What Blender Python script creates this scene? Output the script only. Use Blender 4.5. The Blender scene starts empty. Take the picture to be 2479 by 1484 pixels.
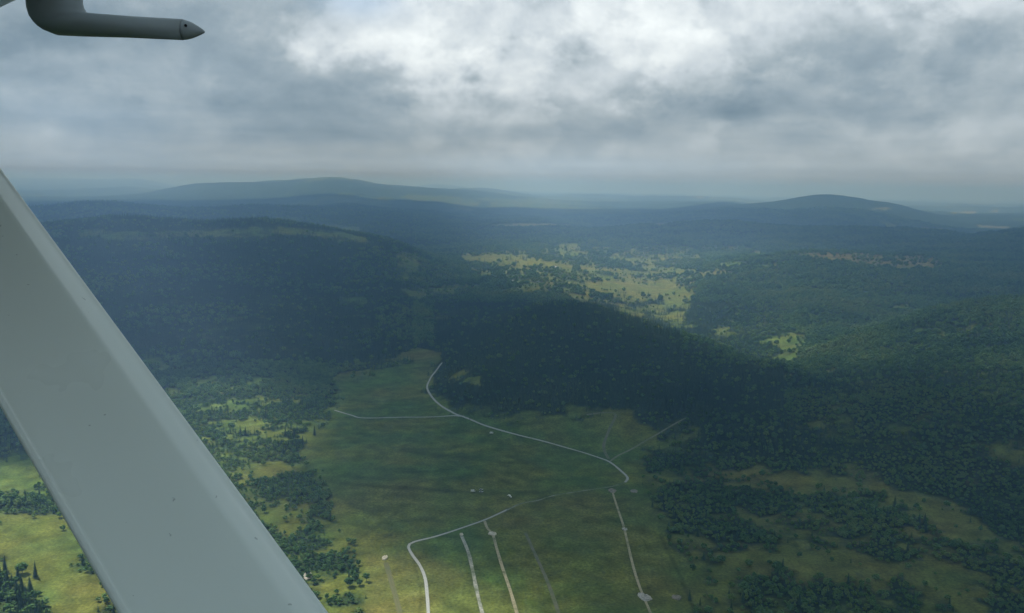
import bpy, bmesh, math, random
import numpy as np
from mathutils import Vector, Matrix

sc = bpy.context.scene
COL = sc.collection
R = math.radians
random.seed(7)
rng = np.random.default_rng(7)

# ------------------------------------------------------------------ camera
H = 350.0                       # camera height above the meadow, metres
FPX = 2147.0                    # focal length in reference pixels (2479 x 1484 frame)
PITCH, ROLL = R(7.75), R(0.8)
f0 = np.array([0, math.cos(PITCH), -math.sin(PITCH)])
r0 = np.array([1.0, 0, 0]); u0 = np.array([0, math.sin(PITCH), math.cos(PITCH)])
CF = f0
CR = math.cos(ROLL) * r0 + math.sin(ROLL) * u0
CU = -math.sin(ROLL) * r0 + math.cos(ROLL) * u0
CAM = np.array([0.0, 0.0, H])
cd = bpy.data.cameras.new("camera"); cam = bpy.data.objects.new("camera", cd); COL.objects.link(cam)
cd.sensor_width = 36; cd.lens = 36 * FPX / 2479.0
cd.clip_start = 0.02; cd.clip_end = 200000
m = Matrix.Identity(4)
for i in range(3):
    m[i][0] = CR[i]; m[i][1] = CU[i]; m[i][2] = -CF[i]; m[i][3] = CAM[i]
cam.matrix_world = m
sc.camera = cam

def px_dir(px, py):             # direction through a reference pixel (not normalised, depth 1)
    return CF + (px - 1239.5) / FPX * CR - (py - 742.0) / FPX * CU
def project(x, y, z):
    d0 = x; d1 = y; d2 = z - H
    w = d0 * CF[0] + d1 * CF[1] + d2 * CF[2]
    w = np.where(w < 1e-3, 1e-3, w)
    a = (d0 * CR[0] + d1 * CR[1] + d2 * CR[2]) / w
    b = (d0 * CU[0] + d1 * CU[1] + d2 * CU[2]) / w
    return 1239.5 + FPX * a, 742.0 - FPX * b

# ------------------------------------------------------------------ light and exposure
SUN_EL, SUN_AZ = R(52), R(-50)  # azimuth measured from the view direction, negative = left
SUN = np.array([math.sin(SUN_AZ) * math.cos(SUN_EL), math.cos(SUN_AZ) * math.cos(SUN_EL), math.sin(SUN_EL)])
sl = bpy.data.lights.new("sun", 'SUN'); sl.energy = 5.0; sl.angle = R(0.5); sl.color = (1.0, 0.95, 0.86)
so = bpy.data.objects.new("sun", sl); COL.objects.link(so)
so.rotation_euler = Vector((-SUN[0], -SUN[1], -SUN[2])).to_track_quat('-Z', 'Y').to_euler()
so.location = (0, 0, 4000)
vs = sc.view_settings
vs.view_transform = 'Standard'; vs.look = 'None'; vs.gamma = 1; vs.use_curve_mapping = False; vs.exposure = 0.30
sc.cycles.max_bounces = 6; sc.cycles.diffuse_bounces = 3; sc.cycles.glossy_bounces = 2
sc.cycles.volume_bounces = 1; sc.cycles.transparent_max_bounces = 12
sc.cycles.caustics_reflective = False; sc.cycles.caustics_refractive = False
try:
    sc.cycles.use_denoising = True
    sc.cycles.denoiser = 'OPENIMAGEDENOISE'
except Exception:
    pass

class NT:                       # small helper for node trees
    def __init__(s, tree): s.t = tree; s.n = tree.nodes; s.l = tree.links
    def node(s, typ, **kw):
        n = s.n.new(typ)
        for k, v in kw.items(): setattr(n, k, v)
        return n
    def put(s, sock, v):
        if isinstance(v, bpy.types.NodeSocket): s.l.new(v, sock)
        elif v is not None: sock.default_value = v
    def math(s, op, a, b=None, c=None, clamp=False):
        n = s.node('ShaderNodeMath', operation=op, use_clamp=clamp)
        s.put(n.inputs[0], a); s.put(n.inputs[1], b)
        if c is not None: s.put(n.inputs[2], c)
        return n.outputs[0]
    def vmath(s, op, a, b=None, scale=None):
        n = s.node('ShaderNodeVectorMath', operation=op)
        s.put(n.inputs[0], a); s.put(n.inputs[1], b)
        if scale is not None: s.put(n.inputs['Scale'], scale)
        return n.outputs[1] if op in ('LENGTH', 'DOT_PRODUCT') else n.outputs[0]
    def noise(s, vec, scale, detail=4, rough=0.5, dist=0.0, dim='3D'):
        n = s.node('ShaderNodeTexNoise', noise_dimensions=dim)
        s.put(n.inputs['Vector'], vec); s.put(n.inputs['Scale'], scale); s.put(n.inputs['Detail'], detail)
        s.put(n.inputs['Roughness'], rough); s.put(n.inputs['Distortion'], dist)
        return n.outputs[0]
    def maprange(s, v, a, b, c=0.0, d=1.0, mode='LINEAR'):
        n = s.node('ShaderNodeMapRange', interpolation_type=mode)
        for i, x in enumerate((v, a, b, c, d)): s.put(n.inputs[i], x)
        return n.outputs[0]
    def ramp(s, v, stops, mode='LINEAR'):
        n = s.node('ShaderNodeValToRGB'); cr = n.color_ramp; cr.interpolation = mode
        while len(cr.elements) > 1: cr.elements.remove(cr.elements[-1])
        cr.elements[0].position = stops[0][0]; cr.elements[0].color = (*stops[0][1], 1)
        for p, c in stops[1:]:
            e = cr.elements.new(p); e.color = (*c, 1)
        s.put(n.inputs[0], v)
        return n.outputs[0]
    def mix(s, fac, a, b, blend='MIX'):
        n = s.node('ShaderNodeMix', data_type='RGBA', blend_type=blend)
        s.put(n.inputs[0], fac); s.put(n.inputs[6], a); s.put(n.inputs[7], b)
        return n.outputs[2]
    def combine(s, x, y, z):
        n = s.node('ShaderNodeCombineXYZ')
        for i, v in enumerate((x, y, z)): s.put(n.inputs[i], v)
        return n.outputs[0]

def lin(*rgb):                  # sRGB 0..255 -> linear
    out = []
    for c in rgb:
        c /= 255.0
        out.append(c / 12.92 if c <= 0.04045 else ((c + 0.055) / 1.055) ** 2.4)
    return tuple(out)

# ------------------------------------------------------------------ sky: broken stratocumulus over a clear sky
W = bpy.data.worlds.new("World"); sc.world = W; W.use_nodes = True
W.node_tree.nodes.clear()
g = NT(W.node_tree)
SKY_STRENGTH = 0.1
tc = g.node('ShaderNodeTexCoord'); sep = g.node('ShaderNodeSeparateXYZ')
g.put(sep.inputs[0], tc.outputs['Generated'])
X, Y, Z = sep.outputs
az = g.math('MULTIPLY', g.math('ARCTAN2', X, Y), 180 / math.pi)
el = g.math('MULTIPLY', g.math('ARCSINE', g.math('MINIMUM', g.math('MAXIMUM', Z, -1.0), 1.0)), 180 / math.pi)
# cloud-plane coordinates (perspective of a level deck) and angular coordinates
zz = g.math('ADD', g.math('MAXIMUM', Z, 0.0), 0.07)
plane = g.combine(g.math('DIVIDE', X, zz), g.math('DIVIDE', Y, zz), 0.0)
ang = g.combine(az, g.math('MULTIPLY', el, 1.35), 0.0)
w1 = g.math('SUBTRACT', g.noise(ang, 0.16, 5, 0.55), 0.5)
w2 = g.math('SUBTRACT', g.noise(g.vmath('ADD', ang, (37.0, 11.0, 5.0)), 0.22, 5, 0.6), 0.5)
fade = g.maprange(el, 1.0, 6.0, 0.25, 1.0)
azw = g.math('ADD', az, g.math('MULTIPLY', g.math('MULTIPLY', w1, 13.0), fade))
elw = g.math('ADD', el, g.math('MULTIPLY', g.math('MULTIPLY', w2, 3.2), fade))
PXS = [-150, 100, 300, 500, 700, 850, 1000, 1150, 1300, 1450, 1600, 1750, 1950, 2200, 2479, 2700]
ROWS = [   # brightness of the cloud layer by elevation row (reference pixel y) and bearing
    (-260, [.60, .58, .58, .58, .62, .64, .70, .72, .74, .74, .72, .70, .68, .66, .62, .60]),
    (-60, [.62, .60, .60, .64, .72, .75, .80, .82, .84, .86, .86, .82, .78, .72, .66, .62]),
    (50,  [.58, .54, .55, .58, .66, .74, .84, .84, .84, .86, .92, .83, .80, .72, .66, .62]),
    (140, [.52, .50, .52, .54, .60, .76, .88, .90, .80, .78, .84, .72, .65, .62, .61, .60]),
    (205, [.60, .55, .56, .57, .58, .68, .78, .78, .70, .73, .70, .62, .57, .59, .60, .60]),
    (265, [.66, .60, .55, .52, .54, .56, .64, .64, .63, .66, .56, .51, .53, .60, .63, .62]),
    (320, [.58, .57, .55, .55, .55, .54, .58, .60, .60, .62, .58, .68, .62, .66, .62, .60]),
    (380, [.65, .65, .64, .64, .64, .64, .66, .68, .68, .68, .67, .68, .68, .68, .67, .66]),
    (405, [.68, .68, .68, .68, .69, .69, .71, .71, .71, .71, .70, .70, .70, .69, .68, .68]),
    (425, [.73, .73, .73, .73, .74, .74, .76, .76, .76, .76, .75, .75, .75, .74, .73, .73]),
]
def azel(px, py):
    d = px_dir(px, py); d = d / np.linalg.norm(d)
    return math.degrees(math.atan2(d[0], d[1])), math.degrees(math.asin(d[2]))
AZ0, AZ1 = -36.0, 36.0
t_az = g.maprange(azw, AZ0, AZ1)
level = None; prev_el = None
rows = []
for py, vals in ROWS:
    e = azel(1239.5, py)[1]
    st = [((azel(p, py)[0] - AZ0) / (AZ1 - AZ0), (v, v, v)) for p, v in zip(PXS, vals)]
    st = [(min(max(p, 0), 1), c) for p, c in st]
    rows.append((e, g.ramp(t_az, st, 'EASE')))
rows.sort(key=lambda q: q[0])
level = rows[0][1]
for (ea, _), (eb, sock) in zip(rows[:-1], rows[1:]):
    level = g.mix(g.maprange(elw, ea, eb, mode='SMOOTHSTEP'), level, sock)
lvl = g.node('ShaderNodeSeparateColor'); g.put(lvl.inputs[0], level); lvl = lvl.outputs[0]
n_plane = g.math('SUBTRACT', g.noise(plane, 1.1, 8, 0.58, 0.3), 0.5)
n_puff = g.math('SUBTRACT', g.noise(g.vmath('ADD', ang, (3.0, 71.0, 0.0)), 0.34, 9, 0.64, 0.1), 0.5)
amp_p = g.maprange(lvl, 0.52, 0.85, 0.10, 0.34)
amp_p = g.math('MULTIPLY', amp_p, g.maprange(el, 1.5, 5.0, 0.12, 1.0))
pv_ = g.vmath('ADD', ang, (3.0, 71.0, 0.0))
rel_a = g.noise(pv_, 0.15, 6, 0.52, 0.2); rel_b = g.noise(g.vmath('ADD', pv_, (-0.3, 1.3, 0.0)), 0.15, 6, 0.52, 0.2)
relief = g.math('MULTIPLY', g.math('SUBTRACT', rel_a, rel_b), g.maprange(lvl, 0.50, 0.80, 0.30, 0.75))
relief = g.math('MULTIPLY', relief, g.maprange(el, 0.8, 4.0, 0.05, 0.95))
lv = g.math('ADD', lvl, g.math('MULTIPLY', n_puff, amp_p))
edge = g.maprange(g.noise(g.vmath('ADD', ang, (21.0, 8.0, 0.0)), 0.11, 9, 0.58, 0.1), 0.455, 0.545, -1.0, 1.0, 'SMOOTHSTEP')
lv = g.math('ADD', lv, g.math('MULTIPLY', edge, g.math('MULTIPLY', g.maprange(lvl, 0.52, 0.75, 0.018, 0.06), g.maprange(el, 1.0, 4.5, 0.2, 1.0))))
lv = g.math('ADD', lv, relief)
lv = g.math('ADD', lv, g.math('MULTIPLY', n_plane, g.maprange(el, 0.3, 3.0, 0.04, 0.11)))
cloud = g.ramp(lv, [(0.30, lin(88, 112, 132)), (0.45, lin(116, 136, 150)), (0.55, lin(140, 157, 169)), (0.64, lin(161, 175, 184)),
                    (0.76, lin(192, 203, 211)), (0.88, lin(214, 223, 228)), (1.0, lin(232, 240, 243))])
cloud = g.mix(g.maprange(el, 0.2, 2.2, 0.0, 1.0, 'SMOOTHSTEP'), g.mix(1.0, cloud, (0.90, 0.99, 1.08, 1), 'MULTIPLY'), cloud)
cloud = g.vmath('SCALE', cloud, None, 1.0 / SKY_STRENGTH)
sky = g.node('ShaderNodeTexSky', sky_type='NISHITA', sun_disc=False)
sky.sun_elevation = SUN_EL; sky.sun_rotation = SUN_AZ
gapn = g.noise(g.vmath('ADD', ang, (9.0, 5.0, 0.0)), 0.3, 6, 0.6)
ga, ge = azel(870, 8)
d2 = g.math('ADD', g.math('POWER', g.math('DIVIDE', g.math('SUBTRACT', az, ga), 2.6), 2.0),
            g.math('POWER', g.math('DIVIDE', g.math('SUBTRACT', el, ge), 0.9), 2.0))
gap = g.math('SUBTRACT', 1.0, g.math('MULTIPLY', g.math('EXPONENT', g.math('MULTIPLY', d2, -1.0)), 0.55))
high = g.maprange(g.math('MULTIPLY', gapn, g.maprange(el, 11.0, 25.0, 0.0, 1.0)), 0.52, 0.68, 1.0, 0.55)
cover = g.math('MULTIPLY', gap, high)
skymix = g.mix(cover, sky.outputs[0], cloud)
bg = g.node('ShaderNodeBackground'); g.put(bg.inputs[0], skymix); bg.inputs[1].default_value = SKY_STRENGTH
wo = g.node('ShaderNodeOutputWorld'); g.put(wo.inputs[0], bg.outputs[0])

# ------------------------------------------------------------------ numpy noise
def _hash(ix, iy, seed):
    h = (ix.astype(np.int64) * 374761393 + iy.astype(np.int64) * 668265263 + seed * 974634521) & 0xFFFFFFFF
    h = ((h ^ (h >> 13)) * 1274126177) & 0xFFFFFFFF
    return ((h ^ (h >> 16)) & 0xFFFFFF) / float(0xFFFFFF)
def vnoise(x, y, seed=0):
    ix = np.floor(x); iy = np.floor(y); fx = x - ix; fy = y - iy
    fx = fx * fx * (3 - 2 * fx); fy = fy * fy * (3 - 2 * fy)
    a = _hash(ix, iy, seed); b = _hash(ix + 1, iy, seed); c = _hash(ix, iy + 1, seed); d = _hash(ix + 1, iy + 1, seed)
    return (a * (1 - fx) + b * fx) * (1 - fy) + (c * (1 - fx) + d * fx) * fy
def fbm(x, y, seed=0, octv=4, gain=0.5):
    s = np.zeros_like(x, dtype=float); a = 1.0; t = 0.0
    for o in range(octv):
        s += a * vnoise(x * 2 ** o + 17.3 * o, y * 2 ** o - 9.1 * o, seed + o); t += a; a *= gain
    return s / t
def sstep(x, a, b):
    t = np.clip((x - a) / (b - a), 0, 1); return t * t * (3 - 2 * t)

# ------------------------------------------------------------------ terrain: profiles by bearing, (distance, reference pixel row) or (distance, None, height)
Zv = None
TAB = {
 -300: [(1500, Zv, 0), (2000, 800), (2800, 650), (3600, 560), (4300, Zv, 60), (6500, 505), (7500, Zv, 40), (12000, 486), (18000, 458), (30000, 432), (70000, 432)],
 100: [(1500, Zv, 0), (2000, 800), (2800, 645), (3600, 545), (4300, Zv, 60), (6500, 503), (7500, Zv, 40), (12000, 488), (18000, 460), (30000, 434), (70000, 434)],
 250: [(1450, Zv, 0), (2000, 792), (2800, 635), (3600, 530), (4300, Zv, 60), (6500, 490), (7500, Zv, 40), (12000, 486), (18000, 457), (30000, 435), (70000, 435)],
 350: [(1450, Zv, 0), (2000, 790), (2800, 630), (3600, 530), (4500, Zv, 60), (6500, 497), (7500, Zv, 40), (12000, 480), (18000, 455), (26000, 436), (70000, 437)],
 480: [(1450, Zv, 0), (1850, 830), (2500, 680), (3200, 590), (3700, 542), (4500, Zv, 50), (6800, 505), (7800, Zv, 30), (12000, 474), (14000, 445), (18000, Zv, 90), (70000, 441)],
 640: [(1450, Zv, 0), (1700, 870), (2300, 730), (3000, 620), (3700, 534), (4600, Zv, 50), (7000, 498), (8000, Zv, 30), (11000, 476), (14000, 438), (18000, Zv, 60), (70000, 445)],
 825: [(1450, Zv, 0), (1800, 860), (2500, 720), (3100, 640), (3700, 558), (4600, Zv, 40), (7000, 508), (9000, 490), (14000, 428), (18000, Zv, 60), (70000, 450)],
 930: [(1350, Zv, 0), (1750, 868), (2350, 740), (2950, 660), (3600, 582), (4400, Zv, 30), (7000, 518), (9000, 497), (14000, 442), (18000, Zv, 60), (70000, 452)],
 1050: [(1250, Zv, 0), (1700, 880), (2200, 775), (2800, 700), (3500, 628), (4200, Zv, 20), (5000, 585), (7000, 530), (9000, 503), (14000, 451), (18000, Zv, 60), (25000, 447), (70000, 454)],
 1150: [(1200, Zv, 0), (1500, 900), (2000, 790), (2600, 720), (3400, 655), (4000, 612), (5000, 585), (6000, 552), (7500, 530), (10000, 502), (14000, 459), (70000, 457)],
 1300: [(1150, Zv, 0), (1300, 985), (1600, 850), (1900, 745), (2300, Zv, 15), (2800, 690), (3400, 642), (4200, 605), (5000, 580), (6000, 548), (7500, 529), (10000, 505), (14000, 478), (70000, 460)],
 1450: [(1150, Zv, 0), (1300, 985), (1600, 850), (1900, 745), (2300, Zv, 0), (2900, 690), (3500, 650), (4200, 612), (5000, 572), (5600, 555), (6500, Zv, 30), (8000, 525), (10000, 507), (14000, 480), (70000, 462)],
 1600: [(1150, Zv, 0), (1300, 985), (1550, 875), (1800, 793), (2100, Zv, -8), (2600, 757), (3000, 702), (3500, 662), (4200, 615), (5000, 572), (5600, 545), (6500, Zv, 30), (8000, 525), (10000, 508), (14000, 483), (70000, 465)],
 1750: [(1100, Zv, 0), (1300, 990), (1500, 908), (1700, 845), (2000, Zv, -12), (2300, 800), (2700, 722), (3300, 655), (3800, 625), (4300, Zv, 40), (5000, 580), (5600, 540), (6500, Zv, 30), (8000, 512), (9500, 497), (12000, 490), (70000, 467)],
 1890: [(1050, Zv, 0), (1300, 995), (1500, 930), (1620, 882), (1800, Zv, -15), (2000, 850), (2400, 772), (3000, 680), (3600, 618), (4300, Zv, 50), (5200, 570), (5800, 552), (6800, Zv, 30), (8500, 500), (9200, 484), (10500, Zv, 100), (16000, 492), (70000, 470)],
 1990: [(1050, Zv, 0), (1400, 962), (1700, 890), (1900, 852), (2300, 777), (3000, 677), (3600, 612), (4300, Zv, 55), (5200, 572), (5800, 555), (6800, Zv, 30), (8500, 492), (9200, 475), (10500, Zv, 100), (16000, 494), (70000, 472)],
 2090: [(1050, Zv, 0), (1400, 957), (1750, 872), (2000, 808), (2250, Zv, 20), (2700, 727), (3200, 652), (3700, 616), (4300, Zv, 60), (5200, 578), (5800, 556), (6800, Zv, 30), (8500, 506), (9400, 490), (11000, Zv, 60), (16000, 497), (70000, 474)],
 2300: [(1050, Zv, 0), (1400, 947), (1800, 832), (2100, 745), (2500, Zv, 40), (3000, 692), (3700, 640), (4500, 602), (5200, 582), (5800, 567), (6800, Zv, 0), (9000, 540), (11000, 522), (16000, 502), (70000, 477)],
 2479: [(1050, Zv, 0), (1400, 940), (1800, 817), (2150, 722), (2500, Zv, 50), (3000, 687), (3700, 637), (4500, 590), (5400, 556), (6200, Zv, 0), (9000, 545), (11000, 524), (16000, 505), (70000, 479)],
 2800: [(1050, Zv, 0), (1400, 940), (1800, 815), (2150, 720), (2500, Zv, 50), (3000, 685), (3700, 635), (4500, 588), (5400, 556), (6200, Zv, 0), (9000, 548), (11000, 526), (16000, 508), (70000, 484)],
}
def pchip(xk, yk, x):
    xk = np.array(xk, float); yk = np.array(yk, float); h = np.diff(xk); dl = np.diff(yk) / h
    mm = np.zeros_like(yk)
    for i in range(1, len(xk) - 1):
        if dl[i - 1] * dl[i] > 0:
            wa = 2 * h[i] + h[i - 1]; wb = h[i] + 2 * h[i - 1]
            mm[i] = (wa + wb) / (wa / dl[i - 1] + wb / dl[i])
    mm[0] = dl[0] if abs(dl[0]) < 1e9 else 0; mm[-1] = dl[-1]
    i = np.clip(np.searchsorted(xk, x) - 1, 0, len(h) - 1)
    t = np.clip((x - xk[i]) / h[i], 0, 1)
    return ((1 + 2 * t) * (1 - t) ** 2) * yk[i] + t * (1 - t) ** 2 * h[i] * mm[i] + t * t * (3 - 2 * t) * yk[i + 1] + t * t * (t - 1) * h[i] * mm[i + 1]

rad = [240.0]
while rad[-1] < 70000:
    q = 1.0042 if rad[-1] < 2600 else (1.0065 if rad[-1] < 10000 else 1.016)
    rad.append(rad[-1] * q)
rad = np.array(rad); lrad = np.log(rad)
azd = np.arange(-36.0, 36.0001, 0.09)
azs = np.concatenate([np.arange(-178, -36.5, 3.0), azd, np.arange(38, 181, 3.0)])
I0 = int(np.searchsorted(azs, -36.0001)); NA = len(azs); NR = len(rad)
keys = sorted(TAB); caz = []; prof = []
for k in keys:
    dist = [100.0, 600.0]; zz_ = [0.0, 0.0]; caz.append(azel(k, 700)[0])
    for e in TAB[k]:
        dist.append(e[0])
        if e[1] is None: zz_.append(e[2])
        else:
            d = px_dir(k, e[1]); hd = math.hypot(d[0], d[1]); zz_.append(H + e[0] * d[2] / hd)
    prof.append(pchip(np.log(dist), zz_, lrad))
prof = np.array(prof); caz = np.array(caz)
# catmull-rom across bearings
aa = np.clip(azs, caz[0], caz[-1]); ii = np.clip(np.searchsorted(caz, aa) - 1, 0, len(caz) - 2)
t = ((aa - caz[ii]) / (caz[ii + 1] - caz[ii]))[:, None]
p0 = prof[np.clip(ii - 1, 0, len(caz) - 1)]; p1 = prof[ii]; p2 = prof[ii + 1]; p3 = prof[np.clip(ii + 2, 0, len(caz) - 1)]
lo = np.minimum(p1, p2) - 6; hi = np.maximum(p1, p2) + 6
GZ = np.clip(0.5 * (2 * p1 + (p2 - p0) * t + (2 * p0 - 5 * p1 + 4 * p2 - p3) * t ** 2 + (3 * p1 - p0 - 3 * p2 + p3) * t ** 3), lo, hi)
GX = rad[None, :] * np.sin(np.radians(azs))[:, None]; GY = rad[None, :] * np.cos(np.radians(azs))[:, None]
rr = np.broadcast_to(rad[None, :], GX.shape)
rel = sstep(rr, 1300, 3500)
bump = (fbm(GX / 420, GY / 420, 3, 4) - 0.5) * 26 * rel + (fbm(GX / 90, GY / 90, 8, 3) - 0.5) * 6 * sstep(rr, 1100, 1800)
bump += (fbm(GX / 1500, GY / 2200, 5, 3) - 0.5) * 80 * sstep(rr, 5500, 12000) * (1 - sstep(rr, 30000, 60000))
rdg = 1 - np.abs(2 * fbm(GX / 2600, GY / 1500, 15, 4) - 1)
bump += (rdg - 0.74) * 95 * sstep(rr, 6500, 11000) * (1 - sstep(rr, 22000, 45000))
GZ = GZ + bump + (fbm(GX / 60, GY / 60, 21, 2) - 0.5) * 1.2
off = sstep(np.abs(azs), 45, 75)[:, None]
GZ = GZ * (1 - off) + off * (fbm(GX / 900, GY / 900, 31, 4) - 0.4) * 90 * sstep(rr, 1500, 4000)
def hfun(x, y):
    x = np.asarray(x, float); y = np.asarray(y, float)
    r_ = np.clip(np.hypot(x, y), rad[0], rad[-1] * 0.999); a_ = np.degrees(np.arctan2(x, y))
    fi = np.interp(a_, azs, np.arange(NA)); fj = np.interp(np.log(r_), lrad, np.arange(NR))
    i = np.clip(fi.astype(int), 0, NA - 2); j = np.clip(fj.astype(int), 0, NR - 2); u = fi - i; v = fj - j
    return (GZ[i, j] * (1 - u) + GZ[i + 1, j] * u) * (1 - v) + (GZ[i, j + 1] * (1 - u) + GZ[i + 1, j + 1] * u) * v
def ground(px, py):             # where the ray through a reference pixel meets the ground
    d = px_dir(px, py); hd = math.hypot(d[0], d[1]); d = d / hd
    s = np.exp(np.linspace(math.log(250), math.log(69000), 6000))
    zr = H + s * d[2]; zg = hfun(s * d[0], s * d[1])
    k = np.argmax(zr < zg)
    if not (zr < zg).any(): k = len(s) - 1
    a, b = s[max(k - 1, 0)], s[k]
    for _ in range(20):
        mid = (a + b) / 2
        if H + mid * d[2] < float(hfun(mid * d[0], mid * d[1])): b = mid
        else: a = mid
    return np.array([b * d[0], b * d[1], float(hfun(b * d[0], b * d[1]))])

# ------------------------------------------------------------------ land-cover and cloud-gap maps
RX0, RY0, RW, RH = -260, 380, 3000, 1400
class Raster:
    def __init__(s, v=0.0): s.a = np.full((RH // 2, RW // 2), v, np.float32)
    def poly(s, pts, v, mode='set'):
        pts = np.array(pts, float)
        xs = (np.arange(RW // 2) * 2 + RX0); ys = (np.arange(RH // 2) * 2 + RY0)
        x0, y0 = pts.min(0); x1, y1 = pts.max(0)
        ix = np.where((xs >= x0) & (xs <= x1))[0]; iy = np.where((ys >= y0) & (ys <= y1))[0]
        if len(ix) == 0 or len(iy) == 0: return
        gx, gy = np.meshgrid(xs[ix], ys[iy]); ins = np.zeros(gx.shape, bool)
        n = len(pts)
        for k in range(n):
            xa, ya = pts[k]; xb, yb = pts[(k + 1) % n]
            if ya == yb: continue
            c = ((ya > gy) != (yb > gy)) & (gx < (xb - xa) * (gy - ya) / (yb - ya) + xa)
            ins ^= c
        sub = s.a[iy[0]:iy[-1] + 1, ix[0]:ix[-1] + 1]
        sub[ins] = v
    def ell(s, cx, cy, rx, ry, v, rot=0):
        xs = (np.arange(RW // 2) * 2 + RX0)[None, :] - cx; ys = (np.arange(RH // 2) * 2 + RY0)[:, None] - cy
        c, sn = math.cos(R(rot)), math.sin(R(rot))
        q = ((xs * c + ys * sn) / rx) ** 2 + ((-xs * sn + ys * c) / ry) ** 2
        k = np.exp(-q * 0.9)
        s.a = np.maximum(s.a, (v * k)).astype(np.float32) if v > 0 else (s.a * (1 + v * k)).astype(np.float32)
    def line(s, pts, w, v):
        xs = (np.arange(RW // 2) * 2 + RX0)[None, :]; ys = (np.arange(RH // 2) * 2 + RY0)[:, None]
        for (xa, ya), (xb, yb) in zip(pts[:-1], pts[1:]):
            L = (xb - xa) ** 2 + (yb - ya) ** 2
            tt = np.clip(((xs - xa) * (xb - xa) + (ys - ya) * (yb - ya)) / L, 0, 1)
            dd = np.hypot(xs - xa - tt * (xb - xa), ys - ya - tt * (yb - ya))
            s.a = np.where(dd < w, v, s.a).astype(np.float32)
    def blur(s, k, it=2):
        for _ in range(it):
            for ax in (0, 1):
                p = np.pad(s.a, [(k, k) if ax == i else (0, 0) for i in (0, 1)], mode='edge')
                c = np.cumsum(np.insert(p, 0, 0, axis=ax), axis=ax, dtype=np.float64)
                n = s.a.shape[ax]
                s.a = ((np.take(c, np.arange(2 * k + 1, 2 * k + 1 + n), ax) - np.take(c, np.arange(n), ax)) / (2 * k + 1)).astype(np.float32)
        return s
    def get(s, px, py):
        fx = np.clip((px - RX0) / 2, 0, RW // 2 - 1.001); fy = np.clip((py - RY0) / 2, 0, RH // 2 - 1.001)
        i = fx.astype(int); j = fy.astype(int); u = fx - i; v = fy - j
        return (s.a[j, i] * (1 - u) + s.a[j, i + 1] * u) * (1 - v) + (s.a[j + 1, i] * (1 - u) + s.a[j + 1, i + 1] * u) * v

F = Raster(1.0)                 # tree cover
D = Raster(0.0)                 # dry / brown tone of open ground
MEADOW = [(790, 925), (860, 895), (950, 868), (1000, 842), (1075, 850), (1066, 880), (1045, 910), (1038, 945), (1060, 972), (1100, 990),
          (1180, 1008), (1300, 1002), (1480, 985), (1560, 1010), (1548, 1100), (1575, 1160), (1588, 1250), (1640, 1350), (1700, 1484), (1720, 1780),
          (870, 1780), (878, 1484), (868, 1400), (840, 1335), (785, 1302), (800, 1225), (770, 1160), (720, 1140), (700, 1110), (745, 1060), (785, 1005), (818, 965)]
F.poly(MEADOW, 0.0)
F.poly([(800, 903), (930, 878), (1000, 866), (1000, 872), (930, 886), (805, 912)], 0.8)
F.poly([(1080, 905), (1130, 898), (1165, 905), (1160, 930), (1100, 930)], 0.15)
F.poly([(540, 1140), (695, 1112), (682, 1142), (650, 1180), (660, 1240), (640, 1240), (590, 1200)], 0.08)
F.poly([(600, 1180), (690, 1170), (800, 1230), (790, 1300), (830, 1330), (700, 1290), (630, 1250)], 0.62)
F.poly([(560, 1195), (640, 1190), (720, 1290), (690, 1300)], 0.22)
F.poly([(650, 1285), (740, 1290), (860, 1350), (872, 1420), (872, 1640), (790, 1640), (760, 1440)], 0.62)
F.poly([(770, 1290), (850, 1290), (870, 1330), (800, 1320)], 0.05)
F.poly([(360, 880), (560, 890), (780, 960), (780, 1010), (700, 1110), (540, 1140), (420, 1000)], 0.62)
F.poly([(340, 855), (395, 862), (395, 880), (350, 880)], 0.05)
F.poly([(-260, 1115), (130, 1112), (190, 1185), (-260, 1178)], 0.02)
F.poly([(-260, 1262), (150, 1240), (330, 1540), (300, 1780), (-260, 1780)], 0.015)
F.poly([(-260, 1400), (10, 1372), (30, 1440), (70, 1395), (80, 1450), (110, 1470), (150, 1520), (180, 1780), (-260, 1780)], 0.95)
F.poly([(180, 1355), (240, 1360), (250, 1400), (225, 1405)], 0.6)
F.poly([(185, 1468), (300, 1440), (310, 1500), (200, 1500)], 0.55)
# rough pasture on the right
F.poly([(1560, 1120), (1720, 1110), (2050, 1130), (2260, 1200), (2479, 1310), (2740, 1400), (2740, 1780), (1700, 1780), (1640, 1350), (1590, 1250)], 0.70)
for pl, v in [([(1740, 1168), (1850, 1140), (2020, 1142), (2110, 1170), (1960, 1188), (1790, 1198)], 0.12),
              ([(1590, 1255), (1660, 1290), (1760, 1320), (1880, 1345), (2010, 1335), (2160, 1380), (2150, 1430), (2040, 1420), (1900, 1400), (1800, 1410), (1820, 1480), (1850, 1780), (1700, 1780), (1640, 1350)], 0.07),
              ([(2170, 1365), (2250, 1335), (2330, 1360), (2400, 1440), (2380, 1500), (2280, 1500), (2220, 1440)], 0.15),
              ([(2190, 1214), (2300, 1218), (2375, 1258), (2400, 1290), (2340, 1284), (2240, 1266)], 0.0),
              ([(2080, 1260), (2200, 1280), (2280, 1320), (2170, 1310)], 0.2),
              ([(1860, 1225), (2020, 1240), (2080, 1275), (1960, 1262)], 0.2),
              ([(2120, 1185), (2180, 1180), (2210, 1200), (2150, 1205)], 0.1),
              ([(1620, 1210), (1720, 1215), (1650, 1235)], 0.1)]:
    F.poly(pl, v)
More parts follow.
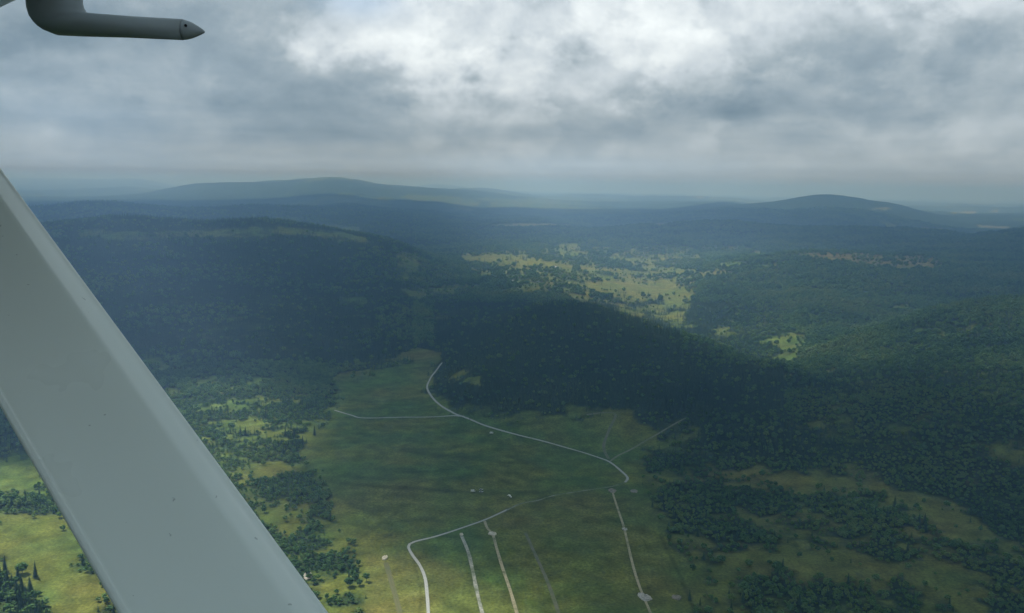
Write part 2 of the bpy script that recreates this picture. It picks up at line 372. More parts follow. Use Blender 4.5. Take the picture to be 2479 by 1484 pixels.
# sunlit valley with scattered trees
F.poly([(1100, 612), (1250, 604), (1330, 598), (1370, 586), (1470, 600), (1560, 596), (1800, 600), (1800, 625), (1740, 660), (1700, 690), (1680, 720), (1660, 770),
        (1690, 800), (1600, 800), (1450, 748), (1340, 720), (1240, 690), (1140, 662), (1130, 630)], 0.42)
for pl in ([(1130, 620), (1240, 612), (1250, 624), (1360, 636), (1480, 650), (1430, 662), (1300, 650), (1180, 640)],
           [(1420, 668), (1530, 672), (1640, 680), (1640, 700), (1560, 735), (1500, 720), (1530, 700), (1470, 690)],
           [(1600, 780), (1640, 765), (1662, 775), (1640, 790)], [(1480, 745), (1540, 758), (1560, 770), (1510, 762)],
           [(1240, 690), (1340, 685), (1350, 700), (1300, 706)], [(1560, 640), (1640, 655), (1600, 672), (1560, 668)],
           [(1640, 700), (1680, 705), (1650, 745), (1600, 735)], [(1340, 598), (1395, 590), (1410, 605), (1350, 612)], [(1500, 625), (1610, 632), (1560, 642)]):
    F.poly(pl, 0.04)
for pl in ([(1700, 797), (1760, 792), (1800, 808), (1745, 810)], [(1890, 845), (1960, 842), (2000, 858), (1930, 866)], [(1830, 828), (1870, 822), (1880, 836)], [(1740, 815), (1800, 802), (1795, 816)], [(1845, 812), (1940, 808), (1965, 830), (2010, 842), (1990, 856), (1920, 852), (1878, 838)],
           [(1860, 862), (1920, 855), (1930, 872), (1890, 878)], [(2110, 746), (2205, 734), (2215, 750), (2150, 756)], [(2080, 790), (2130, 782), (2120, 800)], [(1660, 615), (1760, 625), (1660, 630)], [(1700, 640), (1800, 628), (1770, 648)]):
    F.poly(pl, 0.08)
F.poly([(1660, 600), (1900, 604), (1960, 612), (1900, 640), (1780, 690), (1700, 720), (1690, 690), (1740, 655)], 0.62)
for pl in ([(1105, 622), (1180, 616), (1240, 622), (1200, 632), (1130, 634)], [(1255, 630), (1345, 636), (1400, 648), (1330, 650), (1260, 642)], [(1425, 655), (1500, 652), (1560, 660), (1500, 668)],
           [(1400, 690), (1480, 684), (1560, 694), (1530, 712), (1440, 704)], [(1545, 700), (1640, 690), (1650, 708), (1580, 722)], [(1590, 733), (1640, 730), (1650, 740), (1600, 746)],
           [(1610, 612), (1700, 618), (1650, 626)], [(1720, 640), (1800, 634), (1820, 642), (1760, 650)], [(1690, 660), (1770, 655), (1740, 668)], [(1800, 612), (1880, 616), (1840, 622)],
           [(1290, 664), (1370, 668), (1330, 678)], [(1480, 626), (1560, 630), (1530, 638)], [(1340, 612), (1420, 610), (1440, 618), (1370, 622)], [(1600, 655), (1680, 650), (1690, 662), (1630, 668)]):
    F.poly(pl, 0.0)
F.poly([(1950, 830), (2200, 770), (2479, 745), (2740, 740), (2740, 1300), (2479, 1290), (2260, 1190), (2060, 1120), (1900, 1060), (1880, 930)], 0.86)
F.poly([(1690, 700), (1800, 650), (2000, 640), (2200, 690), (2120, 800), (1960, 812), (1760, 790)], 0.88)
F.poly([(340, 700), (900, 720), (880, 850), (400, 860)], 0.86)
F.poly([(1930, 608), (2100, 612), (2270, 622), (2290, 652), (2180, 656), (2060, 638), (1940, 622)], 0.06)
F.poly([(1560, 595), (1800, 598), (1830, 606), (1560, 604)], 0.2)
for pl, v in [([(180, 560), (400, 560), (700, 548), (880, 572), (900, 590), (700, 568), (420, 580), (200, 578)], 0.25),
              ([(960, 610), (1010, 612), (1020, 650), (980, 690), (960, 650)], 0.3), ([(960, 700), (1150, 686), (1180, 700), (1010, 728)], 0.15),
              ([(1000, 772), (1090, 764), (1100, 776), (1010, 784)], 0.2), ([(820, 712), (900, 722), (880, 735), (810, 728)], 0.3),
              ([(1010, 645), (1100, 640), (1090, 670), (1020, 680)], 0.6), ([(860, 800), (960, 780), (900, 830)], 0.55),
              ([(1200, 690), (1330, 702), (1330, 712), (1210, 712)], 0.2)]:
    F.poly(pl, v)
F.poly([(1548, 1000), (1640, 995), (1700, 1000), (1680, 1060), (1570, 1120), (1552, 1090)], 0.5)
soft = Raster(0.0); soft.a = F.a.copy(); soft.blur(7, 2); F.blur(2, 1)
near_w = np.clip(((np.arange(RH // 2) * 2 + RY0)[:, None] - 860) / 120.0, 0, 1)
F.a = (F.a * (1 - near_w) + np.minimum(soft.a, np.where(soft.a > 0.97, 1.0, soft.a * 0.93)) * near_w).astype(np.float32)
# dry tone
D.ell(1020, 860, 60, 14, 0.7); D.ell(1030, 913, 50, 9, 1.0, -4); D.ell(1480, 1385, 90, 22, 0.55, 8); D.ell(1160, 1330, 40, 18, 0.3)
D.poly([(1560, 1120), (2479, 1120), (2740, 1400), (2740, 1780), (1690, 1780), (1640, 1350)], 0.30)
D.poly([(1960, 600), (2290, 600), (2290, 660), (1960, 640)], 0.9); D.poly([(1540, 592), (1850, 592), (1850, 610), (1540, 610)], 0.8)
D.poly([(1100, 600), (1760, 575), (1760, 800), (1450, 760), (1120, 660)], 0.30)
D.ell(610, 1150, 80, 22, 0.35); D.ell(60, 1330, 90, 60, 0.2)
D.poly([(1190, 1200), (1600, 1200), (1650, 1484), (1300, 1484)], 0.28)
D.poly([(885, 1345), (1010, 1335), (1190, 1410), (1300, 1484), (1320, 1780), (885, 1780)], 0.42); D.poly([(-260, 1262), (150, 1240), (330, 1540), (300, 1780), (-260, 1780)], 0.12)
D.blur(6, 2)
DITCH = Raster(0.0)             # damp ditches and old wheel tracks
for pts, w_, v_ in [([(770, 1165), (950, 1180), (1190, 1196), (1330, 1190)], 4.0, 0.6), ([(965, 1090), (1080, 1105), (1280, 1122)], 4.0, 0.5),
                   ([(1040, 1097), (1140, 1135), (1260, 1178)], 3.5, 0.35), ([(1230, 1032), (1330, 1020), (1450, 1005)], 3.5, 0.5),
                   ([(800, 1190), (960, 1275)], 5, 0.25), ([(860, 1160), (1000, 1158)], 4, 0.3), ([(1600, 1300), (1650, 1400), (1690, 1500)], 4.0, 0.6),
                   ([(1000, 1350), (1018, 1420), (1016, 1484)], 2.5, 0.6), ([(835, 1330), (960, 1240)], 3.5, 0.4)]:
    q = Raster(0.0); q.line(pts, w_, v_); DITCH.a = np.maximum(DITCH.a, q.a)
DITCH.blur(1, 1)
L = Raster(0.0)                 # where the sun reaches the ground through gaps in the cloud
L.poly([(1090, 606), (1240, 596), (1370, 576), (1500, 592), (1700, 606), (1880, 606), (1990, 618), (1900, 640), (1760, 690), (1690, 740), (1760, 800), (1930, 800), (2000, 850), (1930, 892),
        (1840, 872), (1600, 812), (1450, 760), (1380, 722), (1330, 702), (1240, 690), (1150, 668), (1120, 640)], 1.0)
L.poly([(1640, 600), (1900, 600), (1960, 616), (1880, 650), (1760, 700), (1690, 720), (1660, 690)], 0.9)
L.poly([(1690, 690), (1760, 650), (1900, 622), (2060, 628), (2200, 690), (2150, 760), (2120, 820), (1960, 830), (1780, 790), (1690, 750)], 0.42)
L.poly([(2000, 860), (2200, 770), (2479, 740), (2740, 740), (2740, 960), (2300, 960), (2100, 930)], 0.22)
L.poly([(-260, 1095), (140, 1105), (330, 930), (370, 882), (560, 905), (720, 960), (760, 1010), (700, 1090), (690, 1140), (620, 1180), (700, 1290), (760, 1310), (850, 1290), (900, 1330),
        (1060, 1370), (1180, 1420), (1220, 1484), (1220, 1780), (-260, 1780)], 0.95)
L.ell(1030, 912, 55, 12, 0.55); L.ell(1130, 915, 40, 14, 0.4); L.ell(1480, 1390, 100, 24, 0.30, 8); L.ell(2295, 1245, 115, 36, 1.0, 15)
L.ell(2400, 1090, 110, 90, 0.30); L.ell(2440, 1300, 60, 40, 0.3); L.ell(1330, 1290, 60, 25, .2); L.ell(1000, 1200, 220, 60, 0.10)
L.ell(560, 562, 330, 16, 0.45); L.ell(1330, 1105, 180, 40, 0.10); L.ell(830, 560, 60, 20, .5); L.ell(985, 640, 40, 40, .35); L.ell(1320, 690, 40, 12, 0.6)
L.ell(1180, 1330, 60, 30, 0.3); L.ell(2100, 630, 160, 22, 0.35)
L.poly([(1700, 470), (2740, 480), (2740, 552), (2300, 560), (2200, 545), (1700, 500)], 0.55)
L.poly([(-260, 400), (2740, 400), (2740, 470), (-260, 450)], 0.35)
L.poly([(1180, 535), (1420, 530), (1400, 552), (1200, 552)], 0.6)
L.poly([(880, 1340), (1010, 1330), (1075, 1370), (1190, 1410), (1260, 1484), (1270, 1780), (880, 1780)], 1.0)
L.poly([(2170, 1210), (2300, 1205), (2400, 1250), (2479, 1310), (2479, 1345), (2350, 1305), (2220, 1272)], 2.2); L.ell(1480, 1390, 120, 28, 0.7, 8); L.ell(2420, 1080, 130, 90, 0.55)
L.blur(7, 2)

ROADS = Raster(0.0)
for pts_ in ([(1477, 1117), (1500, 1101), (1550, 1075), (1600, 1046), (1660, 1012)], [(1070, 878), (1041, 918), (1034, 938), (1066, 981), (1125, 1010)], [(1125, 1010), (885, 1012), (810, 993)]):
    ROADS.line(pts_, 6.0, 1.0)
FIELD = Raster(0.0)             # pale stubble and hay fields far off
for pl in ([(1160, 550), (1210, 543), (1300, 540), (1400, 545), (1330, 549)], [(2300, 513), (2365, 511), (2360, 518), (2310, 518)], [(2390, 510), (2420, 509), (2415, 516)],
           [(2215, 550), (2330, 557), (2250, 558)], [(2360, 543), (2450, 549), (2440, 556), (2370, 550)], [(1480, 468), (1570, 466), (1560, 472)], [(1650, 474), (1760, 478), (1700, 482)],
           [(1100, 508), (1150, 506), (1140, 512)], [(1540, 543), (1640, 541), (1600, 547)], [(2100, 502), (2180, 505), (2120, 508)], [(2300, 490), (2440, 488), (2400, 494)]):
    FIELD.poly(pl, 1.0)
FIELD.blur(1, 1)

# ------------------------------------------------------------------ ground sheet
PX, PY = project(GX, GY, GZ)
wob = 6.0 * np.clip(1200 / rr, 0.15, 1.2)
PXw = PX + (fbm(GX / 35, GY / 35, 41, 3) - 0.5) * 5 * wob; PYw = PY + (fbm(GX / 35, GY / 35, 51, 3) - 0.5) * 3 * wob
inview = (np.abs(azs) < 37)[:, None] & (rr > 300)
def clump(x, y):                # patchiness of tree cover, 0..1 roughly uniform
    far = sstep(np.hypot(x, y), 4200, 5200)
    n1 = (fbm(x / 48, y / 48, 61, 3) * 0.6 + fbm(x / 15, y / 15, 66, 2) * 0.4) * (1 - far) + (fbm(x / 95, y / 95, 62, 3) * 0.6 + fbm(x / 26, y / 26, 67, 2) * 0.4) * far
    return sstep(n1, 0.30, 0.70)
far_cover = sstep(fbm(GX / 900, GY / 1500, 71, 4), 0.30, 0.38)
cov = np.where(inview, F.get(PXw, PYw), sstep(fbm(GX / 300, GY / 300, 77, 3), 0.4, 0.55))
cov = np.where(rr > 5200, far_cover * (1 - sstep(rr, 12000, 30000) * 0.4), cov)
def tree_here(c, x, y):         # 0..1 canopy from cover fraction and patchiness
    fine = clump(x, y) * 0.72 + sstep(fbm(x / 13, y / 13, 69, 2), 0.25, 0.75) * 0.28
    return np.where(c > 0.9, 1.0, sstep(c - fine, -0.26, 0.26) * (c > 0.03))
cov = np.where(inview & (rr > 4800), cov * (1 - FIELD.get(PX, PY)), cov)
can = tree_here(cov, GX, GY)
dry = np.where(inview, D.get(PX, PY), 0.2) + (fbm(GX / 160, GY / 160, 81, 4) - 0.5) * 0.55
dry = np.clip(dry, 0, 1)
ditch = np.where(inview & (rr < 2000), DITCH.get(PX, PY), 0)
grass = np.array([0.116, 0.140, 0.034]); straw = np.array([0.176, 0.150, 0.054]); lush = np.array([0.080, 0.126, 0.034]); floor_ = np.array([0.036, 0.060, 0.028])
patch = sstep(fbm(GX / 70, GY / 70, 91, 4), 0.35, 0.65)[..., None]
cg = grass * patch + lush * (1 - patch)
cg = cg * (1 - dry[..., None]) + straw * dry[..., None]
cg = cg * (0.72 + 0.56 * fbm(GX / 14, GY / 14, 95, 3))[..., None]
cg = cg * (1 - 0.55 * ditch[..., None])
fields = np.where(inview & (rr > 4800), FIELD.get(PX, PY), 0)
cg = cg * (1 - fields[..., None]) + np.array([0.26, 0.25, 0.14]) * fields[..., None]
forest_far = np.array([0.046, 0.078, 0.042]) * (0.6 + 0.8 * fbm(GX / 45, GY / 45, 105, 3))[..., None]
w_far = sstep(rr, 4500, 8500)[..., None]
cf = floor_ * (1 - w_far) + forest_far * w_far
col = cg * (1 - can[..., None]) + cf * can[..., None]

def fast_mesh(name, verts, faces_flat, sizes):
    me = bpy.data.meshes.new(name)
    me.vertices.add(len(verts)); me.vertices.foreach_set("co", np.asarray(verts, np.float32).ravel())
    me.loops.add(len(faces_flat)); me.loops.foreach_set("vertex_index", np.asarray(faces_flat, np.int32))
    st = np.concatenate([[0], np.cumsum(sizes)[:-1]]).astype(np.int32)
    me.polygons.add(len(sizes)); me.polygons.foreach_set("loop_start", st); me.polygons.foreach_set("loop_total", np.asarray(sizes, np.int32))
    me.update(calc_edges=True); me.validate(verbose=False)
    return me
def smooth(me):
    me.polygons.foreach_set("use_smooth", np.ones(len(me.polygons), bool)); me.update()

idx = np.arange(NA * NR).reshape(NA, NR)
nxt = np.roll(idx, -1, axis=0)
quads = np.stack([idx[:, :-1], idx[:, 1:], nxt[:, 1:], nxt[:, :-1]], -1).reshape(-1, 4)
verts = np.stack([GX, GY, GZ], -1).reshape(-1, 3)
verts = np.vstack([verts, [[0, 0, 0.0]]]); c_i = NA * NR
tris = np.stack([np.full(NA, c_i), idx[:, 0], nxt[:, 0]], -1)
gm = fast_mesh("ground", verts, np.concatenate([quads.ravel(), tris.ravel()]), np.concatenate([np.full(len(quads), 4), np.full(NA, 3)]))
smooth(gm)
ca = gm.color_attributes.new("cover_colour", 'FLOAT_COLOR', 'POINT')
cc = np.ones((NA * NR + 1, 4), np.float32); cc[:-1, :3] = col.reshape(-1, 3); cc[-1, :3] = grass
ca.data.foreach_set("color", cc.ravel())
fa = gm.attributes.new("canopy", 'FLOAT', 'POINT'); fa.data.foreach_set("value", np.append(can.ravel(), 0).astype(np.float32))

def new_mat(name):
    mt = bpy.data.materials.new(name); mt.use_nodes = True; mt.node_tree.nodes.clear()
    k = NT(mt.node_tree); out = k.node('ShaderNodeOutputMaterial')
    return mt, k, out
def principled(k, out, color, rough=0.9, spec=0.2, normal=None):
    b = k.node('ShaderNodeBsdfPrincipled'); k.put(b.inputs['Base Color'], color); k.put(b.inputs['Roughness'], rough)
    k.put(b.inputs['Specular IOR Level'], spec)
    if normal is not None: k.put(b.inputs['Normal'], normal)
    k.put(out.inputs['Surface'], b.outputs[0]); return b

mt, k, out = new_mat("ground_cover")
at = k.node('ShaderNodeAttribute', attribute_name="cover_colour"); ac = k.node('ShaderNodeAttribute', attribute_name="canopy")
pos = k.node('ShaderNodeNewGeometry').outputs['Position']
n1 = k.noise(pos, 0.35, 5, 0.65); n2 = k.noise(pos, 0.045, 4, 0.6); n3 = k.noise(pos, 0.012, 3, 0.5)
v = k.math('MULTIPLY', k.maprange(n1, 0.25, 0.75, 0.50, 1.5), k.maprange(n2, 0.3, 0.7, 0.66, 1.34))
colr = k.vmath('SCALE', at.outputs['Color'], None, v)
hue = k.mix(k.maprange(n3, 0.38, 0.62), (0.92, 1.03, 0.97, 1), (1.07, 0.99, 0.96, 1))
colr = k.mix(1.0, colr, hue, 'MULTIPLY')
bmp = k.node('ShaderNodeBump'); bmp.inputs['Distance'].default_value = 6.0
k.put(bmp.inputs['Height'], k.math('MULTIPLY', k.noise(pos, 0.05, 4, 0.7), ac.outputs['Fac'])); bmp.inputs['Strength'].default_value = 0.8
principled(k, out, colr, 1.0, 0.0, bmp.outputs[0])
gm.materials.append(mt)
go = bpy.data.objects.new("ground", gm); COL.objects.link(go); go['kind'] = 'structure'

# ------------------------------------------------------------------ helpers for things
def link(name, me, parent=None, mats=(), loc=None):
    o = bpy.data.objects.new(name, me); COL.objects.link(o)
    for q in mats: me.materials.append(q)
    if parent is not None: o.parent = parent
    if loc is not None: o.location = loc
    return o
def empty(name, loc, label, cat, group=None, rz=0):
    o = bpy.data.objects.new(name, None); COL.objects.link(o); o.location = loc; o.rotation_euler = (0, 0, rz)
    o.empty_display_size = 1
    o['label'] = label; o['category'] = cat
    if group: o['group'] = group
    return o
def py_mesh(name, verts, faces, sm=False):
    me = bpy.data.meshes.new(name); me.from_pydata([tuple(map(float, q)) for q in verts], [], [tuple(map(int, q)) for q in faces]); me.update()
    if sm: smooth(me)
    return me
def simple_mat(name, color, rough=0.6, spec=0.3, var=0.15, scale=3.0):
    mt, k, out = new_mat(name)
    oc = k.node('ShaderNodeTexCoord').outputs['Object']
    n = k.noise(oc, scale, 4, 0.6)
    principled(k, out, k.vmath('SCALE', (*color,), None, k.maprange(n, 0.3, 0.7, 1 - var, 1 + var)), rough, spec)
    return mt

# ------------------------------------------------------------------ roads and tracks (draped strips)
def polyline_world(pts, step=4.0):
    w = [ground(*p) for p in pts]
    # catmull-rom smoothing in the ground plane
    P = [np.array(q[:2]) for q in w]; P = [2 * P[0] - P[1]] + P + [2 * P[-1] - P[-2]]
    outp = []
    for i in range(1, len(P) - 2):
        n = max(2, int(np.linalg.norm(P[i + 1] - P[i]) / step))
        for j in range(n):
            t_ = j / n; a, b, c, d = P[i - 1:i + 3]
            outp.append(0.5 * (2 * b + (c - a) * t_ + (2 * a - 5 * b + 4 * c - d) * t_ ** 2 + (3 * b - a - 3 * c + d) * t_ ** 3))
    outp.append(P[-2])
    return np.array(outp)
def strip(name, pts, width, mat, lift=0.12):
    p = polyline_world(pts); tg = np.gradient(p, axis=0); tg /= np.linalg.norm(tg, axis=1)[:, None] + 1e-9
    nr = np.stack([-tg[:, 1], tg[:, 0]], 1)
    s = np.arange(len(p)); wv = width * (0.82 + 0.36 * fbm(s * 0.21, s * 0 + 3.3 * len(pts), 5, 3))
    vs_, fs = [], []
    cols = (-0.5, -0.17, 0.17, 0.5)
    for c in cols:
        q = p + nr * (wv * c)[:, None]
        vs_.append(np.column_stack([q, hfun(q[:, 0], q[:, 1]) + lift + (0.05 if abs(c) < 0.3 else 0)]))
    n = len(p); V = np.concatenate(vs_)
    for c in range(len(cols) - 1):
        for i in range(n - 1): fs.append((c * n + i, c * n + i + 1, (c + 1) * n + i + 1, (c + 1) * n + i))
    me = py_mesh(name, V, fs, True)
    uv = me.attributes.new("across", 'FLOAT', 'POINT'); uv.data.foreach_set("value", np.repeat(np.array(cols), n).astype(np.float32))
    o = link(name, me, None, [mat]); o['kind'] = 'structure'
    return o
def road_mat(name, light, dark, grassy, lo, hi, mid_grass=0.0):
    mt, k, out = new_mat(name)
    pos = k.node('ShaderNodeNewGeometry').outputs['Position']
    a = k.node('ShaderNodeAttribute', attribute_name="across")
    n1 = k.noise(pos, 0.5, 4, 0.6); n2 = k.noise(pos, 0.055, 4, 0.65)
    c = k.mix(k.maprange(n1, 0.3, 0.7), (*dark, 1), (*light, 1))
    worn = k.maprange(n2, lo, hi)
    edge = k.maprange(k.math('ABSOLUTE', a.outputs['Fac']), 0.34, 0.5, 0.0, 0.55)
    gfac = k.math('MAXIMUM', worn, k.math('MULTIPLY', edge, k.maprange(n1, 0.35, 0.6)))
    if mid_grass > 0:
        gfac = k.math('MAXIMUM', gfac, k.math('MULTIPLY', k.maprange(k.math('ABSOLUTE', a.outputs['Fac']), 0.0, 0.16, 1.0, 0.0), mid_grass))
    principled(k, out, k.mix(gfac, c, (*grassy, 1)), 1.0, 0.1)
    return mt
G_ = (0.085, 0.125, 0.045)
m_road = road_mat("pale_gravel", (0.42, 0.43, 0.43), (0.30, 0.32, 0.32), G_, 0.60, 0.82)
m_tr_w = road_mat("stony_track", (0.48, 0.48, 0.45), (0.22, 0.23, 0.19), G_, 0.42, 0.66)
m_tr_t = road_mat("sandy_track", (0.46, 0.40, 0.27), (0.28, 0.26, 0.17), G_, 0.50, 0.78)
m_tr_f = road_mat("overgrown_track", (0.20, 0.19, 0.15), (0.13, 0.14, 0.10), G_, 0.35, 0.75, 0.3)
m_tr_m = road_mat("worn_gravel", (0.34, 0.35, 0.34), (0.19, 0.20, 0.18), G_, 0.34, 0.62)
m_tr_d = road_mat("faded_track", (0.26, 0.25, 0.20), (0.17, 0.18, 0.14), G_, 0.42, 0.75)
m_tr_g = road_mat("grassy_track", (0.150, 0.145, 0.075), (0.120, 0.125, 0.062), G_, 0.45, 0.9, 0.5)
strip("gravel_road", [(1070, 878), (1056, 897), (1041, 918), (1034, 938), (1045, 960), (1066, 981), (1098, 1000), (1125, 1010), (1180, 1032), (1250, 1052), (1330, 1072), (1400, 1092),
      (1450, 1108), (1475, 1118), (1500, 1137), (1519, 1156), (1513, 1168)], 3.2, m_road)
strip("gravel_road", [(1514, 1167), (1480, 1178), (1400, 1190), (1340, 1200), (1300, 1212), (1262, 1219), (1225, 1236)], 2.6, m_tr_m)
strip("gravel_road", [(1228, 1234), (1175, 1258), (1110, 1281), (1050, 1300), (1002, 1312), (989, 1323), (998, 1343), (1017, 1370), (1029, 1400), (1034, 1440), (1037, 1490), (1040, 1620)], 3.0, m_road)
strip("gravel_road", [(1122, 1008), (1085, 1007), (1000, 1010), (885, 1012), (850, 1005), (810, 993)], 3.6, m_road)
strip("dirt_track", [(1477, 1117), (1500, 1101), (1550, 1075), (1600, 1046), (1660, 1012)], 3.0, m_tr_d, 0.16)
strip("dirt_track", [(1474, 1112), (1465, 1095), (1462, 1075), (1475, 1040), (1490, 1004), (1465, 999), (1420, 1004)], 4.0, m_tr_f, 0.16)
strip("dirt_track", [(1117, 1296), (1133, 1335), (1143, 1375), (1152, 1420), (1160, 1455), (1169, 1490), (1195, 1600)], 3.2, m_tr_w)
strip("dirt_track", [(1173, 1261), (1180, 1279), (1193, 1294), (1203, 1330), (1220, 1385), (1236, 1432), (1253, 1490), (1290, 1610)], 2.9, m_tr_t)
strip("dirt_track", [(1272, 1290), (1290, 1330), (1311, 1375), (1330, 1420), (1354, 1490), (1395, 1610)], 3.2, m_tr_f)
strip("dirt_track", [(1482, 1189), (1500, 1245), (1512, 1283), (1530, 1360), (1543, 1405), (1556, 1440), (1577, 1490), (1620, 1610)], 2.4, m_tr_t)
strip("dirt_track", [(934, 1362), (948, 1410), (962, 1460), (970, 1500), (985, 1600)], 4.5, m_tr_g)

def earth_patch(px, py, rx, ry, mat, rim=0.9, seed=1, ang=0):
    c = ground(px, py); n = 26; rings = [(0.0, 0.25), (0.45, 0.25), (0.7, 0.5 + rim * 0.4), (0.85, 0.35 + rim), (1.0, 0.05)]
    V = []; Fc = []
    rs = random.Random(seed); ph = [rs.uniform(0.78, 1.2) for _ in range(n)]
    ph = [(ph[i - 1] + ph[i] + ph[(i + 1) % n]) / 3 for i in range(n)]
    for q, hz in rings:
        for i in range(n):
            a = 2 * math.pi * i / n
            x_, y_ = rx * q * ph[i] * math.cos(a), ry * q * ph[i] * math.sin(a)
            x, y = x_ * math.cos(ang) - y_ * math.sin(ang) + c[0], x_ * math.sin(ang) + y_ * math.cos(ang) + c[1]
            V.append((x, y, float(hfun(x, y)) + hz * (0.55 + 0.75 * rs.random() if 0.3 < q < 1 else 1)))
    for j in range(len(rings) - 1):
        for i in range(n):
            Fc.append((j * n + i, (j + 1) * n + i, (j + 1) * n + (i + 1) % n, j * n + (i + 1) % n))
    me = py_mesh("bare_earth", V, Fc, True)
    o = link("bare_earth", me, None, [mat]); o['kind'] = 'structure'
def earth_mat(name, light, dark):
    mt, k, out = new_mat(name)
    pos = k.node('ShaderNodeNewGeometry').outputs['Position']
    n1 = k.noise(pos, 0.4, 5, 0.65)
    principled(k, out, k.mix(k.maprange(n1, 0.36, 0.64), (*dark, 1), (*light, 1)), 1.0, 0.1); return mt
e_white = earth_mat("chalky_earth", (0.66, 0.62, 0.52), (0.40, 0.35, 0.27)); e_grey = earth_mat("grey_spoil", (0.52, 0.50, 0.46), (0.25, 0.25, 0.22))
e_dim = earth_mat("brown_spoil", (0.32, 0.28, 0.24), (0.17, 0.17, 0.14))
earth_patch(932, 1351, 2.8, 4.5, e_white, 1.0, 3)
earth_patch(1560, 1446, 5.2, 7.5, e_grey, 1.0, 4, 0.5)
earth_patch(1637, 1447, 4.2, 4.5, e_dim, 0.6, 5)
earth_patch(1482, 1188, 4.6, 7, e_dim, 0.6, 6)
earth_patch(1535, 1189, 4.8, 6, e_dim, 0.5, 7)
earth_patch(1512, 1281, 3.0, 4, e_grey, 0.4, 8)
earth_patch(1192, 1292, 4.6, 5.0, e_white, 0.5, 9, 0.4)
earth_patch(1117, 1294, 1.9, 3, e_white, 0.5, 10)
earth_patch(745, 1395, 4.2, 7, e_grey, 0.9, 11, 0.3)

# ------------------------------------------------------------------ small vehicles and buildings
def box(V, Fc, x0, x1, y0, y1, z0, z1, tx=0.0, ty=0.0):
    b = len(V)
    V += [(x0, y0, z0), (x1, y0, z0), (x1, y1, z0), (x0, y1, z0), (x0 + tx, y0 + ty, z1), (x1 - tx, y0 + ty, z1), (x1 - tx, y1 - ty, z1), (x0 + tx, y1 - ty, z1)]
    Fc += [tuple(b + i for i in q) for q in ((3, 2, 1, 0), (4, 5, 6, 7), (0, 1, 5, 4), (1, 2, 6, 5), (2, 3, 7, 6), (3, 0, 4, 7))]
def bevel_mesh(name, V, Fc, w):
    me = py_mesh(name, V, Fc); bm = bmesh.new(); bm.from_mesh(me)
    bmesh.ops.bevel(bm, geom=bm.edges[:], offset=w, segments=2, affect='EDGES', clamp_overlap=True); bm.to_mesh(me); bm.free(); smooth(me); return me
def wheel_mesh(r, w):
    bm = bmesh.new(); bmesh.ops.create_cone(bm, cap_ends=True, segments=14, radius1=r, radius2=r, depth=w)
    bmesh.ops.rotate(bm, verts=bm.verts, matrix=Matrix.Rotation(R(90), 3, 'X')); me = bpy.data.meshes.new("wheel"); bm.to_mesh(me); bm.free(); return me
m_white = simple_mat("white_paint", (0.8, 0.8, 0.78), 0.35, 0.4, 0.05); m_grey = simple_mat("silver_paint", (0.42, 0.44, 0.45), 0.3, 0.5, 0.05)
m_tyre = simple_mat("tyre_rubber", (0.02, 0.02, 0.02), 0.8); m_glass = simple_mat("dark_glass", (0.03, 0.035, 0.04), 0.1, 0.6, 0.02)
def car(px, py, rz, mat, label, van=False):
    c = ground(px, py); t_ = empty("parked_van" if van else "parked_car", c, label, "van" if van else "car", None, rz)
    V, Fc = [], []
    if van:
        box(V, Fc, -2.6, 2.6, -1.0, 1.0, 0.35, 1.25, 0.04, 0.03); me = bevel_mesh("body", V, Fc, 0.12); link("body", me, t_, [mat])
        V, Fc = [], []; box(V, Fc, -2.55, 1.75, -0.96, 0.96, 1.22, 2.35, 0.15, 0.1); link("roof", bevel_mesh("roof", V, Fc, 0.12), t_, [mat])
        V, Fc = [], []; box(V, Fc, 0.9, 1.82, -0.99, 0.99, 1.35, 1.95, 0.12, 0.05); link("window", bevel_mesh("window", V, Fc, 0.03), t_, [m_glass])
    else:
        box(V, Fc, -2.2, 2.2, -0.9, 0.9, 0.3, 0.9, 0.08, 0.05); link("body", bevel_mesh("body", V, Fc, 0.14), t_, [mat])
        V, Fc = [], []; box(V, Fc, -1.7, 0.9, -0.82, 0.82, 0.86, 1.42, 0.45, 0.16); link("window", bevel_mesh("window", V, Fc, 0.05), t_, [m_glass])
        V, Fc = [], []; box(V, Fc, -1.2, 0.4, -0.68, 0.68, 1.40, 1.47, 0.05, 0.05); link("roof", bevel_mesh("roof", V, Fc, 0.02), t_, [mat])
    wm = wheel_mesh(0.34, 0.22); wm.materials.append(m_tyre)
    for sx in (-1.35, 1.35):
        for sy in (-0.85, 0.85): link("wheel", wm, t_, [], (sx, sy, 0.34))
car(1145, 1190.5, R(4), m_white, "white van parked on the open meadow, left of two grey cars", True)
car(1165, 1186, R(8), m_grey, "upper of two grey cars parked right of the white van")
car(1165, 1191.5, R(5), m_grey, "lower of two grey cars parked right of the white van")
car(1190, 1049.5, R(20), m_white, "small white van alone below the long bend of the gravel road", True)
c = ground(1235, 1203); t_ = empty("glider_trailer", c, "long narrow white trailer standing askew on the meadow above the gravel road", "trailer", None, R(-68))
V, Fc = [], []; box(V, Fc, -4.4, 3.4, -0.75, 0.75, 0.45, 1.75, 0.2, 0.18); link("body", bevel_mesh("body", V, Fc, 0.18), t_, [m_white])
V, Fc = [], []; box(V, Fc, 3.3, 5.2, -0.07, 0.07, 0.5, 0.64); link("drawbar", bevel_mesh("drawbar", V, Fc, 0.02), t_, [m_grey])
V, Fc = [], []; box(V, Fc, -4.0, -3.2, -2.4, 2.4, 0.8, 1.1, 0.1, 0.1); link("cross_rack", bevel_mesh("cross_rack", V, Fc, 0.05), t_, [m_white])
wm = wheel_mesh(0.32, 0.2); wm.materials.append(m_tyre)
for sy in (-0.85, 0.85): link("wheel", wm, t_, [], (-0.6, sy, 0.32))

